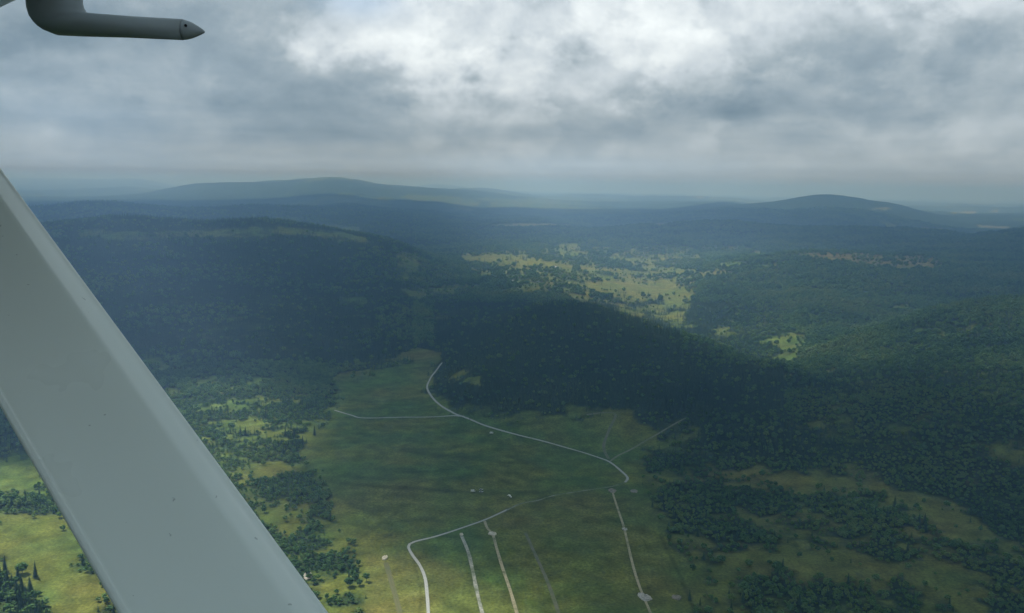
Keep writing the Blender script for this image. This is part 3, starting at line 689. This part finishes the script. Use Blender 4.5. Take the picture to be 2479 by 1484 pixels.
m_wall = simple_mat("white_render", (0.8, 0.79, 0.75), 0.9, 0.1, 0.06); m_roof = simple_mat("pale_sheet_roof", (0.5, 0.5, 0.5), 0.5, 0.4, 0.1)
def house(px, py, w, l, h, rz, label):
    c = ground(px, py); t_ = empty("farmhouse", c, label, "house", None, rz)
    V, Fc = [], []; box(V, Fc, -l / 2, l / 2, -w / 2, w / 2, -2, h)
    link("wall", py_mesh("wall", V, Fc), t_, [m_wall])
    e = 0.5; rh = w * 0.42; x0, x1 = -l / 2 - e, l / 2 + e; y0 = w / 2 + e
    V = [(x0, -y0, h - 0.2), (x1, -y0, h - 0.2), (x1, y0, h - 0.2), (x0, y0, h - 0.2), (x0, 0, h + rh), (x1, 0, h + rh)]
    Fc = [(0, 1, 5, 4), (2, 3, 4, 5), (0, 4, 3), (1, 2, 5), (3, 2, 1, 0)]
    rf = link("roof", py_mesh("roof", V, Fc), t_, [m_roof])
    V, Fc = [], []; box(V, Fc, 1.0, 1.7, -0.4, 0.4, h + rh * 0.5, h + rh + 1.0); link("chimney", py_mesh("chimney", V, Fc), rf, [m_wall])
    for sx in (-0.3, 0.05, 0.33):
        V, Fc = [], []; box(V, Fc, sx * l - 0.6, sx * l + 0.6, -w / 2 - 0.05, -w / 2 + 0.05, 1.0, 2.3); link("window", py_mesh("window", V, Fc), t_, [m_glass])
    V, Fc = [], []; box(V, Fc, -0.18 * l - 0.5, -0.18 * l + 0.5, -w / 2 - 0.06, -w / 2 + 0.05, 0.0, 2.1); link("door", py_mesh("door", V, Fc), t_, [m_roof])
house(1240, 684, 8, 9, 5.5, R(25), "bright white house among spruces at the near edge of the sunlit valley")
house(1345, 649, 8, 15, 4.5, R(-8), "long white house in the fields farther up the sunlit valley")

# ------------------------------------------------------------------ tree meshes
ICO_V = []; PHI = (1 + 5 ** .5) / 2
for a in (-1, 1):
    for b in (-PHI, PHI): ICO_V += [(0, a, b), (a, b, 0), (b, 0, a)]
ICO_V = np.array(ICO_V, float); ICO_V /= np.linalg.norm(ICO_V[0])
def _hull(p):
    bm = bmesh.new(); vs_ = [bm.verts.new(q) for q in p]; bmesh.ops.convex_hull(bm, input=vs_); bm.verts.index_update()
    f = [[x.index for x in q.verts] for q in bm.faces]; bm.free(); return np.array(f)
ICO_F = _hull(ICO_V)
def trunk_geo(h, r, rs, limbs=0):
    V, Fc = [], []; n = 6
    def tube(p, q, ra, rb):
        p, q = np.array(p, float), np.array(q, float); d = (q - p) / np.linalg.norm(q - p)
        u = np.cross(d, (0.3, 0.9, 0.1)); u /= np.linalg.norm(u); w = np.cross(d, u); b = len(V)
        for c_, r_ in ((p, ra), (q, rb)):
            for i in range(n): V.append(tuple(c_ + r_ * (math.cos(6.2832 * i / n) * u + math.sin(6.2832 * i / n) * w)))
        for i in range(n): Fc.append((b + i, b + (i + 1) % n, b + n + (i + 1) % n, b + n + i))
    tube((0, 0, -0.8), (0.1, 0, h * 0.4), r, r * 0.72); tube((0.1, 0, h * 0.4), (-0.05, 0.1, h * 0.85), r * 0.72, r * 0.2)
    for i in range(limbs):
        a = rs.uniform(0, 6.28); z = h * rs.uniform(0.3, 0.6); L_ = h * rs.uniform(0.2, 0.3)
        tube((0.05, 0, z), (math.cos(a) * L_, math.sin(a) * L_, z + L_ * 0.9), r * 0.4, r * 0.1)
    return V, Fc
def broadleaf_geo(h, w, rs, clumps, leaves):
    """crown of irregular leaf clumps, plus loose leaf sprays when seen near"""
    V, Fc = [], []
    cz = h * 0.60
    lean = np.array([rs.gauss(0, 0.05) * w, rs.gauss(0, 0.05) * w, 0])
    cs = []
    for i in range(clumps):
        zf = 1 - 2 * (i + 0.5) / clumps; a = i * 2.39996 + rs.uniform(-.5, .5); q = math.sqrt(1 - zf * zf)
        k_ = rs.uniform(0.55, 0.95)
        c = np.array([math.cos(a) * q * w * 0.5 * k_, math.sin(a) * q * w * 0.5 * k_, cz + zf * h * 0.36 * k_]) + lean
        s = w * rs.uniform(0.15, 0.25) * (1.1 - 0.25 * abs(zf)); cs.append((c, s))
        rot = np.array(Matrix.Rotation(rs.uniform(0, 6.28), 3, Vector((rs.gauss(0, 1), rs.gauss(0, 1), rs.gauss(0, 1) + .01))))
        b = len(V)
        P = (ICO_V @ rot.T) * s * np.array([rs.uniform(.6, 1.35) for _ in range(12)])[:, None] * np.array([1.05, 1.05, 0.8]) + c
        V += [tuple(x) for x in P]; Fc += [tuple(b + x for x in f) for f in ICO_F]
    for i in range(leaves):
        c, s = cs[rs.randrange(len(cs))]
        d = np.array([rs.gauss(0, 1), rs.gauss(0, 1), rs.gauss(0.25, 1)]); d /= np.linalg.norm(d)
        p = c + d * s * rs.uniform(0.9, 1.45); u = np.cross(d, (rs.gauss(0, 1), rs.gauss(0, 1), rs.gauss(0, 1))); u /= np.linalg.norm(u) + 1e-6
        w_ = np.cross(d, u); w_ = w_ * 0.7 + d * rs.uniform(-.7, .7); e = w * rs.uniform(0.025, 0.06); b = len(V)
        V += [tuple(p - u * e - w_ * e * .5), tuple(p + u * e * .3 - w_ * e), tuple(p + u * e + w_ * e * .4), tuple(p - u * e * .2 + w_ * e)]
        Fc.append((b, b + 1, b + 2, b + 3))
    return V, Fc
def spruce_geo(h, w, rs, tiers, pts):
    V, Fc = [], []
    for t_ in range(tiers):
        f = t_ / (tiers - 1); z = h * (0.10 + 0.86 * f); rr_ = w * 0.5 * (1 - f) ** 0.85 + 0.12; drop = h * 0.13 * (1 - 0.5 * f)
        b = len(V); V.append((rs.gauss(0, .05), rs.gauss(0, .05), z + drop * 0.55)); n = max(6, int(pts * (1 - 0.5 * f))); a0 = rs.uniform(0, 6.28)
        for i in range(2 * n):
            a = a0 + math.pi * i / n; q = rr_ * (rs.uniform(0.8, 1.18) if i % 2 == 0 else rs.uniform(0.42, 0.6))
            V.append((math.cos(a) * q, math.sin(a) * q, z - drop * (0.55 if i % 2 == 0 else 0.05) * rs.uniform(.7, 1.3)))
        for i in range(2 * n): Fc.append((b, b + 1 + i, b + 1 + (i + 1) % (2 * n)))
    b = len(V); V += [(0.1, 0, h * .93), (-.06, .09, h * .93), (-.06, -.09, h * .93), (0, 0, h)]; Fc += [(b, b + 1, b + 3), (b + 1, b + 2, b + 3), (b + 2, b, b + 3)]
    return V, Fc
def leaf_mat(name, stops, transl=0.25):
    mt, k, out = new_mat(name)
    rnd = k.node('ShaderNodeObjectInfo').outputs['Random']
    pos = k.node('ShaderNodeNewGeometry').outputs['Position']
    n = k.noise(pos, 0.7, 3, 0.6); big = k.noise(pos, 0.006, 2, 0.5)
    tone = k.math('ADD', k.math('MULTIPLY', rnd, 0.65), k.math('MULTIPLY', k.math('SUBTRACT', big, 0.5), 2.4)); tone = k.math('ADD', tone, 0.17)
    c = k.ramp(tone, stops)
    c = k.vmath('SCALE', c, None, k.maprange(n, 0.3, 0.7, 0.7, 1.35))
    d = k.node('ShaderNodeBsdfDiffuse'); k.put(d.inputs[0], c)
    tr = k.node('ShaderNodeBsdfTranslucent'); k.put(tr.inputs[0], k.mix(1.0, c, (1.3, 1.35, 0.6, 1), 'MULTIPLY'))
    ms = k.node('ShaderNodeMixShader'); ms.inputs[0].default_value = transl
    k.put(ms.inputs[1], d.outputs[0]); k.put(ms.inputs[2], tr.outputs[0]); k.put(out.inputs['Surface'], ms.outputs[0])
    return mt
m_leaf = leaf_mat("broad_leaves", [(0.0, (0.066, 0.134, 0.056)), (0.35, (0.100, 0.194, 0.070)), (0.7, (0.142, 0.235, 0.078)), (1.0, (0.175, 0.245, 0.082))], 0.3)
m_needle = leaf_mat("spruce_needles", [(0.0, (0.032, 0.066, 0.044)), (0.6, (0.050, 0.095, 0.054)), (1.0, (0.080, 0.125, 0.060))], 0.2)
m_bark = simple_mat("bark", (0.07, 0.055, 0.04), 0.95, 0.1, 0.3)

def proto(name, parts):         # one mesh of several materials; stays out of the scene, only its mesh is scattered
    V, Fc, mi = [], [], []
    for v_, f_, i_ in parts:
        b = len(V); V += v_; Fc += [tuple(b + x for x in f) for f in f_]; mi += [i_] * len(f_)
    me = py_mesh(name, V, Fc)
    for q in (m_leaf, m_needle, m_bark): me.materials.append(q)
    me.polygons.foreach_set("material_index", np.array(mi, np.int32)); me.update()
    return bpy.data.objects.new(name, me)
protos = []
for s in range(4):
    rs = random.Random(100 + s); v_, f_ = broadleaf_geo(12, 9.5, rs, 15, 30); tv, tf = trunk_geo(11, 0.22, rs)
    protos.append(proto("far_broadleaf", [(v_, f_, 0), (tv, tf, 2)]))
for s in range(3):
    rs = random.Random(200 + s); v_, f_ = spruce_geo(16, 6.2, rs, 7, 7); tv, tf = trunk_geo(10, 0.2, rs)
    protos.append(proto("far_spruce", [(v_, f_, 1), (tv, tf, 2)]))

# ------------------------------------------------------------------ where trees stand
def candidates(ra, rb, sp, azmax=35.5):
    X1 = rb * math.sin(R(azmax)); xs = np.arange(-X1, X1, sp); ys = np.arange(ra * math.cos(R(azmax)) * 0.98, rb, sp)
    gx, gy = np.meshgrid(xs, ys); gx = gx.ravel() + rng.uniform(-.48, .48, gx.size) * sp; gy = gy.ravel() + rng.uniform(-.48, .48, gy.size) * sp
    r_ = np.hypot(gx, gy); a_ = np.degrees(np.arctan2(gx, gy)); ok = (r_ >= ra) & (r_ < rb) & (np.abs(a_) < azmax)
    return gx[ok], gy[ok]
TX, TY, TS, TV = [], [], [], []
for ra, rb, sp, sc_ in [(560, 1700, 4.7, 0.58), (1700, 2800, 6.2, 0.74), (2800, 4500, 9.0, 0.98), (4500, 8200, 15.0, 1.3)]:
    x, y = candidates(ra, rb, sp); z = hfun(x, y); px, py = project(x, y, z); r_ = np.hypot(x, y)
    wb = 6.0 * np.clip(1200 / r_, 0.15, 1.2)
    pxw = px + (fbm(x / 35, y / 35, 41, 3) - 0.5) * 5 * wb; pyw = py + (fbm(x / 35, y / 35, 51, 3) - 0.5) * 3 * wb
    c = F.get(pxw, pyw)
    fc = sstep(fbm(x / 900, y / 1500, 71, 4), 0.30, 0.38) * (FIELD.get(px, py) < 0.3); c = np.where(r_ > 5200, fc, c)
    cn = tree_here(c, x, y)
    keep = rng.random(len(x)) < np.where(c > 0.9, 0.97, cn * 0.9)
    lone = (c > 0.03) & (c < 0.6) & (rng.random(len(x)) < 0.035) & (r_ > 1900)
    lone |= (c > 0.01) & (c < 0.6) & (rng.random(len(x)) < np.where(c < 0.03, 0.003, 0.03))
    edge = keep & (c < 0.9)
    bushy = (r_ < 1500) & edge
    keep |= lone
    keep &= (py < 1560) & (ROADS.get(px, py) < 0.3)
    x, y, c, r_, px, py, bushy = x[keep], y[keep], c[keep], r_[keep], px[keep], py[keep], bushy[keep]
    hilld = sstep(fbm(x / 220, y / 220, 131, 3), 0.45, 0.6)
    darkhill = ((px > 1050) & (px < 1900) & (py > 735) & (py < 1000)) * 0.75 + ((px < 1000) & (py < 880)) * 0.5
    pcon = np.clip(0.22 + 0.5 * hilld + darkhill - 0.35 * ((px > 1650) & (py < 900)) - 0.3 * ((px > 350) & (px < 800) & (py > 880)), 0.05, 0.95)
    pcon = np.where((px > 1560) & (py > 1110), 0.10, pcon); pcon = np.where((px > 500) & (px < 900) & (py > 1100), 0.05, pcon); corner = (px < 130) & (py > 1370); pcon = np.where(corner, 0.6, pcon)
    con = rng.random(len(x)) < pcon
    var = np.where(con, 4 + rng.integers(0, 3, len(x)), rng.integers(0, 4, len(x)))
    s = sc_ * (0.55 + 0.85 * rng.random(len(x)) ** 1.6) * np.where(bushy & ~con, 0.72, 1.0) * (0.7 + 0.6 * fbm(x / 60, y / 60, 161, 2)) * np.where(corner, 1.3, 1.0)
    cnk = None
    TX.append(x); TY.append(y); TS.append(s); TV.append(var)
TX = np.concatenate(TX); TY = np.concatenate(TY); TS = np.concatenate(TS); TV = np.concatenate(TV); TZ = hfun(TX, TY)
TPX, TPY = project(TX, TY, TZ); TR = np.hypot(TX, TY)
# keep the roads and the bare patches clear
# pick the trees that show largest as things of their own
hgt = np.where(TV >= 4, 16, 12) * TS
size = hgt / np.hypot(TR, H)
behind = ((TPX - 0) * (1484 - 410) - (TPY - 410) * 790 < 0) & ((TPX) * (1484 - 985) - (TPY - 985) * 285 > 0)   # hidden by the wing strut
vis = (TPX > -25) & (TPX < 2505) & (TPY > 700) & (TPY < 1520) & ~behind
order = np.argsort(np.where(vis, -size, 1))
pick = order[:300]; single = np.zeros(len(TX), bool); single[pick] = True
print("trees:", len(TX), "single:", int(single.sum()), "picked range m:", TR[pick].min(), TR[pick].max())

# the far woods: one object, thousands of trees nobody could count
def scatter(name, mask):
    me = bpy.data.meshes.new(name); n = int(mask.sum())
    me.vertices.add(n); co = np.column_stack([TX[mask], TY[mask], TZ[mask] - 0.15]); me.vertices.foreach_set("co", co.astype(np.float32).ravel())
    s = TS[mask]; wv = s * rng.uniform(0.88, 1.22, n)
    a = me.attributes.new("size", 'FLOAT_VECTOR', 'POINT'); a.data.foreach_set("vector", np.column_stack([wv, wv, s]).astype(np.float32).ravel())
    a = me.attributes.new("turn", 'FLOAT_VECTOR', 'POINT'); a.data.foreach_set("vector", np.column_stack([rng.normal(0, .03, n), rng.normal(0, .03, n), rng.uniform(0, 6.28, n)]).astype(np.float32).ravel())
    a = me.attributes.new("sort", 'INT', 'POINT'); a.data.foreach_set("value", TV[mask].astype(np.int32))
    me.update()
    o = link(name, me)
    ng = bpy.data.node_groups.new(name, 'GeometryNodeTree'); k = NT(ng)
    ng.interface.new_socket("Geometry", in_out='INPUT', socket_type='NodeSocketGeometry'); ng.interface.new_socket("Geometry", in_out='OUTPUT', socket_type='NodeSocketGeometry')
    gi = k.node('NodeGroupInput'); gout = k.node('NodeGroupOutput')
    ins = k.node('GeometryNodeInstanceOnPoints'); k.put(ins.inputs['Points'], gi.outputs[0])
    jn = k.node('GeometryNodeJoinGeometry')
    for p in reversed(protos):      # links added last come first
        oi = k.node('GeometryNodeObjectInfo'); oi.inputs['Object'].default_value = p; oi.inputs['As Instance'].default_value = False
        g2 = k.node('GeometryNodeGeometryToInstance'); k.put(g2.inputs[0], oi.outputs['Geometry']); k.l.new(g2.outputs[0], jn.inputs[0])
    k.put(ins.inputs['Instance'], jn.outputs[0]); ins.inputs['Pick Instance'].default_value = True
    def attr(nm, tp):
        q = k.node('GeometryNodeInputNamedAttribute', data_type=tp); q.inputs['Name'].default_value = nm
        return q.outputs['Attribute']
    k.put(ins.inputs['Instance Index'], attr("sort", 'INT')); k.put(ins.inputs['Scale'], attr("size", 'FLOAT_VECTOR'))
    e2r = k.node('FunctionNodeEulerToRotation'); k.put(e2r.inputs[0], attr("turn", 'FLOAT_VECTOR')); k.put(ins.inputs['Rotation'], e2r.outputs[0])
    k.put(gout.inputs[0], ins.outputs[0])
    md = o.modifiers.new("trees", 'NODES'); md.node_group = ng
    o['kind'] = 'stuff'; o['label'] = "mixed wood covering the hills and valley sides"; o['category'] = "forest"
    return o
forest = scatter("forest", ~single)

# single trees
def tree_kind(name, crown, trunk, mat):
    cm = py_mesh("crown", *crown); cm.materials.append(mat); tm = py_mesh("trunk", *trunk); tm.materials.append(m_bark)
    return name, cm, tm
kinds_b, kinds_s = [], []
for s in range(5):
    rs = random.Random(300 + s); kinds_b.append(tree_kind("broadleaf_tree", broadleaf_geo(12, 9.0 + s * .4, rs, 26, 620), trunk_geo(11, 0.24, rs, 5), m_leaf))
    rs = random.Random(400 + s); kinds_s.append(tree_kind("spruce_tree", spruce_geo(16, 5.6 + s * .3, rs, 13, 12), trunk_geo(14, 0.2, rs), m_needle))
def region(px, py):
    if px < 200 and py > 1355: return 'corner'
    if px < 330 and py < 1300: return 'band'
    if px < 330: return 'field'
    if px < 900: return 'scrub'
    return 'pasture'
WHERE = {'corner': "in the dark grove at the bottom left corner", 'band': "in the belt of trees across the sunlit field left of the strut",
         'field': "in the sunlit field left of the strut", 'scrub': "among the bushes between the white strut and the grassland", 'pasture': "in the shadowed rough pasture right of the pale tracks"}
GROUPN = {'corner': "grove at the bottom left corner", 'band': "belt of trees left of the strut", 'field': "trees in the field left of the strut", 'scrub': "bushes and trees beside the strut", 'pasture': "trees in the shadowed pasture"}
members = {}
for i in pick: members.setdefault((region(TPX[i], TPY[i]), bool(TV[i] >= 4)), []).append(i)
for (rg, con), lst in members.items():
    special = {}
    adj = "dark spruce" if con else "leafy green tree"
    if len(lst) > 4:
        special[max(lst, key=lambda q: hgt[q])] = "tallest " + adj + " " + WHERE[rg]
        q_ = max(lst, key=lambda q: TPX[q]); special.setdefault(q_, "rightmost " + adj + " " + WHERE[rg])
        q_ = min(lst, key=lambda q: TPX[q]); special.setdefault(q_, "leftmost " + adj + " " + WHERE[rg])
        q_ = min(lst, key=lambda q: TPY[q]); special.setdefault(q_, "farthest " + adj + " " + WHERE[rg])
    for n_, i in enumerate(lst):
        nm, cm, tm = (kinds_s if con else kinds_b)[n_ % 5]
        lab = special.get(i, adj + " " + WHERE[rg])
        t_ = empty(nm, (TX[i], TY[i], TZ[i] - 0.1), lab, "tree", GROUPN[rg] + (", spruces" if con else ", leafy"), rng.uniform(0, 6.28))
        w_ = TS[i] * rng.uniform(0.9, 1.2); t_.scale = (w_, w_, TS[i])
        for pn, pm in (("crown", cm), ("trunk", tm)):
            o = bpy.data.objects.new(pn, pm); COL.objects.link(o); o.parent = t_

# ------------------------------------------------------------------ the aircraft: strut, wing corner and pitot tube
def cpt(px, py, depth): return CAM + px_dir(px, py) * depth
org = cpt(560, 1500, 0.7)
plane_e = empty("light_aircraft", org, "high-wing light aircraft with white wing strut and dark pitot tube", "aircraft")
def rel_(p): return [tuple(np.array(q) - org) for q in p]
def paint(name, base, rough, dirt=0.0):
    mt, k, out = new_mat(name); oc = k.node('ShaderNodeTexCoord').outputs['Object']
    n = k.noise(oc, 2.5, 5, 0.6); sp = k.noise(oc, 130.0, 2, 0.5)
    c = k.mix(k.maprange(n, 0.3, 0.7, 0.0, 0.10), (*base, 1), (base[0] * .8, base[1] * .83, base[2] * .8, 1))
    c = k.mix(k.maprange(sp, 0.745, 0.765, 0.0, dirt), c, (0.05, 0.05, 0.04, 1))
    b = principled(k, out, c, k.maprange(n, 0.3, 0.7, rough * 0.85, rough * 1.2), 0.5)
    return mt
m_strut = paint("white_aircraft_paint", (0.86, 0.89, 0.82), 0.30, 0.35); m_pitot = paint("dull_grey_metal", (0.33, 0.35, 0.36), 0.40, 0.3)
m_wing = paint("white_wing_paint", (0.7, 0.7, 0.72), 0.4, 0.2); m_blk = simple_mat("black_gap", (0.01, 0.01, 0.01), 0.8)
dv = np.array([-2701.0, 2316.0, 2147.0]); dv /= np.linalg.norm(dv); DS = dv[0] * CR + dv[1] * CU + dv[2] * CF
z_r, z_l = 0.68, 0.64
Rp = cpt(792, 1484, z_r); Lp = cpt(287, 1484, z_l)
ch = Lp - Rp; ch = ch - DS * (ch @ DS); cw = np.linalg.norm(ch); ch /= cw
nv = np.cross(DS, ch); nv /= np.linalg.norm(nv)
if nv @ (CAM - Rp) < 0: nv = -nv
# section in (chord, towards-viewer) fractions
sec = []
for a in np.linspace(-90, 90, 15)[::-1]:           # rounded leading edge
    sec.append((0.045 - 0.045 * math.cos(R(a)), 0.055 * math.sin(R(a))))
sec = [(0.0 + q[0], q[1]) for q in sec]
front = [(0.10, 0.105), (0.16, 0.146), (0.215, 0.180), (0.24, 0.190), (0.27, 0.192), (0.45, 0.155), (0.65, 0.092), (0.85, 0.064), (0.945, 0.046), (0.958, 0.044), (0.963, 0.056), (0.975, 0.064), (0.988, 0.060), (0.997, 0.044), (1.0, 0.02)]
back = [(1.0, -0.01), (0.985, -0.025), (0.85, -0.06), (0.6, -0.10), (0.35, -0.12), (0.2, -0.11), (0.1, -0.085)]
sec = sec[::-1][:0] + front + back + [(q[0], q[1]) for q in sec[::-1]]
segs = np.linspace(-0.35, 2.9, 40); V = []; Fc = []
base = Rp
for s in segs:
    for u_, v_ in sec: V.append(base + DS * s + ch * cw * u_ + nv * cw * v_)
ns = len(sec)
for i in range(len(segs) - 1):
    for j in range(ns): Fc.append((i * ns + j, i * ns + (j + 1) % ns, (i + 1) * ns + (j + 1) % ns, (i + 1) * ns + j))
Fc.append(tuple(range(ns))[::-1]); Fc.append(tuple((len(segs) - 1) * ns + j for j in range(ns)))
me = py_mesh("wing_strut", rel_(V), Fc, True); link("wing_strut", me, plane_e, [m_strut])

def loft(name, pairs, depth_of, thick, parent, mat, n=20, cap=True):
    V, Fc = [], []
    for (a, b, th) in pairs:
        pa = cpt(*a, depth_of(a[0])); pb = cpt(*b, depth_of(b[0])); c = (pa + pb) / 2; u = (pb - pa) / 2
        w_ = CF * (np.linalg.norm(u) * th if th < 5 else th)
        for i in range(n):
            q = 2 * math.pi * i / n; V.append(c + u * math.cos(q) + w_ * math.sin(q))
    for i in range(len(pairs) - 1):
        for j in range(n): Fc.append((i * n + j, i * n + (j + 1) % n, (i + 1) * n + (j + 1) % n, (i + 1) * n + j))
    if cap: Fc.append(tuple(range(n))); Fc.append(tuple((len(pairs) - 1) * n + j for j in range(n))[::-1])
    me = py_mesh(name, rel_(V), Fc, True); bm = bmesh.new(); bm.from_mesh(me); bmesh.ops.recalc_face_normals(bm, faces=bm.faces); bm.to_mesh(me); bm.free()
    return link(name, me, parent, [mat])
dep_p = lambda x: 1.6 + (x - 130) / 2147 * 1.6 * 0.45
pit = loft("pitot_tube", [((200, -420), (60, -420), .36), ((200, -60), (60, -60), .36), ((200, -10), (60.5, -10), .37), ((201, 9), (64, 20), .40), ((204, 20), (70, 38), .46), ((209, 28), (79, 51), .52), ((216, 33.5), (90, 62), .62),
                          ((226, 35.5), (104, 71.5), .74), ((240, 36.2), (130, 82), .85), ((265, 37.5), (190, 85.5), .97), ((330, 41), (310, 90.2), 1.0), ((444, 47.2), (441, 96.4), 1.0)], dep_p, 1, plane_e, m_pitot)
tip = loft("pitot_tip", [((445.2, 48.2), (442.2, 95.6), 1.0), ((452, 49.6), (449.5, 95.4), 1.0), ((464, 54), (463, 92.6), 1.0), ((476, 60.8), (475.5, 88.2), 1.0), ((486, 67.2), (486, 84), 1.0), ((492.5, 72), (492.5, 81), 1.0), ((495.5, 75), (495.5, 79.5), 1.0)], dep_p, 1, pit, m_pitot)
# pressure port on the tip, sunk collar facing the viewer
cc_ = cpt(458, 69, dep_p(458)) - CF * 0.0182; bm = bmesh.new()
mtx = Matrix.Translation(Vector(cc_ - org)) @ Matrix(((CR[0], CU[0], CF[0]), (CR[1], CU[1], CF[1]), (CR[2], CU[2], CF[2]))).to_4x4()
bmesh.ops.create_cone(bm, cap_ends=True, segments=12, radius1=0.0026, radius2=0.0026, depth=0.003, matrix=mtx); me = bpy.data.meshes.new("drain_hole"); bm.to_mesh(me); bm.free()
link("drain_hole", me, tip, [m_blk])
# wing: leading edge runs from upper right (near) to lower left (far)
LE0 = cpt(62, 0, 1.95); sv = np.array([-1610.0, 547.0, 2147.0]); sv /= np.linalg.norm(sv); SV = sv[0] * CR + sv[1] * CU + sv[2] * CF
av = np.array([0.80, 0.0, 0.60]); AV = av[0] * CR + av[1] * CU + av[2] * CF; AV = AV - SV * (AV @ SV); AV /= np.linalg.norm(AV)
UPV = np.cross(AV, SV); UPV = UPV if UPV @ CU > 0 else -UPV
prof_w = [(0.0, 0.0), (0.02, -0.012), (0.06, -0.02), (0.2, -0.03), (0.6, -0.035), (1.1, -0.02), (1.5, 0.0), (1.5, 0.01), (1.1, 0.09), (0.6, 0.16), (0.3, 0.16), (0.12, 0.12), (0.04, 0.075), (0.01, 0.035)]
V, Fc = [], []
ss = [-1.75, -0.9, 0, 1.0, 2.0, 3.0, 4.2]
for s in ss:
    for u_, v_ in prof_w: V.append(LE0 + SV * s - AV * u_ + UPV * (v_ + 0.010))
n = len(prof_w)
for i in range(len(ss) - 1):
    for j in range(n): Fc.append((i * n + j, i * n + (j + 1) % n, (i + 1) * n + (j + 1) % n, (i + 1) * n + j))
Fc.append(tuple(range(n))); Fc.append(tuple((len(ss) - 1) * n + j for j in range(n))[::-1])
me = py_mesh("wing", rel_(V), Fc, True); bm = bmesh.new(); bm.from_mesh(me); bmesh.ops.recalc_face_normals(bm, faces=bm.faces); bm.to_mesh(me); bm.free()
link("wing", me, plane_e, [m_wing])

# ------------------------------------------------------------------ the cloud deck overhead (beyond the top of the frame) that shades the land
CZ = H + 2350.0
cs_ = 45.0
xs = np.arange(-9000, 7001, cs_); ys = np.arange(-4200, 11300, cs_)
cx, cy = np.meshgrid(xs, ys)
gz = np.zeros_like(cx)
for _ in range(3):
    tt = (CZ - gz) / SUN[2]; gx = cx - SUN[0] * tt; gy = cy - SUN[1] * tt; gz = hfun(gx, gy)
qx, qy = project(gx, gy, gz); rg_ = np.hypot(gx, gy)
infr = (gy > 300) & (np.abs(np.degrees(np.arctan2(gx, gy))) < 38) & (rg_ > 500)
gapv = np.where(infr, L.get(qx, qy), 0.5 * sstep(fbm(cx / 1500, cy / 1500, 141, 4), 0.52, 0.66) * sstep(rg_, 900, 1600))
def boxblur(a, k):
    for ax in (0, 1):
        p = np.pad(a, [(k, k) if ax == i else (0, 0) for i in (0, 1)], mode='edge'); c_ = np.cumsum(np.insert(p, 0, 0, axis=ax), axis=ax)
        n_ = a.shape[ax]; a = (np.take(c_, np.arange(2 * k + 1, 2 * k + 1 + n_), ax) - np.take(c_, np.arange(n_), ax)) / (2 * k + 1)
    return a
g_far = boxblur(boxblur(gapv, 3), 3); g_near = boxblur(gapv, 1); wf = sstep(rg_, 1200, 2600)
gapv = g_near * (1 - wf) + g_far * wf
gapv = np.clip(gapv + (fbm(cx / 420, cy / 420, 145, 4) - 0.5) * 0.25 * (gapv > 0.04) * (gapv < 0.9), 0, 1)
dens = 1 - np.sqrt(np.clip(gapv, 0, 1))
thick = 40 + 260 * dens * (0.5 + fbm(cx / 700, cy / 700, 151, 5))
ny, nx = cx.shape
zb = CZ - 60 * fbm(cx / 500, cy / 500, 155, 4) * dens; zt = CZ + thick
V = np.concatenate([np.stack([cx, cy, zb], -1).reshape(-1, 3), np.stack([cx, cy, zt], -1).reshape(-1, 3)])
idb = np.arange(ny * nx).reshape(ny, nx); idt = idb + ny * nx
qb = np.stack([idb[:-1, :-1], idb[1:, :-1], idb[1:, 1:], idb[:-1, 1:]], -1).reshape(-1, 4)
qt = np.stack([idt[:-1, :-1], idt[:-1, 1:], idt[1:, 1:], idt[1:, :-1]], -1).reshape(-1, 4)
ring = np.concatenate([idb[0, :-1], idb[:-1, -1], idb[-1, :0:-1], idb[:0:-1, 0]]); rn = np.roll(ring, -1)
qs = np.stack([ring, rn, rn + ny * nx, ring + ny * nx], -1)
qa = np.concatenate([qb, qt, qs])
me = fast_mesh("clouds", V, qa.ravel(), np.full(len(qa), 4)); smooth(me)
a = me.attributes.new("cloud_cover", 'FLOAT', 'POINT'); a.data.foreach_set("value", np.concatenate([dens.ravel(), dens.ravel()]).astype(np.float32))
mt, k, out = new_mat("cloud_vapour")
at = k.node('ShaderNodeAttribute', attribute_name="cloud_cover")
tr = k.node('ShaderNodeBsdfTransparent'); df = k.node('ShaderNodeBsdfDiffuse'); df.inputs[0].default_value = (0.86, 0.88, 0.9, 1)
tl = k.node('ShaderNodeBsdfTranslucent'); tl.inputs[0].default_value = (0.68, 0.83, 0.95, 1)
m1 = k.node('ShaderNodeMixShader'); m1.inputs[0].default_value = 0.30; k.put(m1.inputs[1], df.outputs[0]); k.put(m1.inputs[2], tl.outputs[0])
m2 = k.node('ShaderNodeMixShader'); k.put(m2.inputs[0], k.maprange(at.outputs['Fac'], 0.0, 1.0)); k.put(m2.inputs[1], tr.outputs[0]); k.put(m2.inputs[2], m1.outputs[0])
k.put(out.inputs['Surface'], m2.outputs[0])
co = link("clouds", me, None, [mt]); co['kind'] = 'structure'

# ------------------------------------------------------------------ haze
zmin = float(GZ.min()) - 1.0; ztop = max(H + 9.0, float(GZ.max()) + 30.0)
V, Fc = [], []; box(V, Fc, -73000, 73000, -73000, 73000, zmin, ztop)
me = py_mesh("haze", V, Fc)
mt, k, out = new_mat("pale_haze")
pv = k.node('ShaderNodeVolumePrincipled'); pv.inputs['Color'].default_value = (0.33, 0.57, 1.0, 1); pv.inputs['Absorption Color'].default_value = (0.36, 0.36, 0.36, 1); pv.inputs['Density'].default_value = 1.75e-4; pv.inputs['Anisotropy'].default_value = 0.2
k.put(out.inputs['Volume'], pv.outputs[0])
ho = link("haze", me, None, [mt]); ho['kind'] = 'stuff'; ho.display_type = 'WIRE'
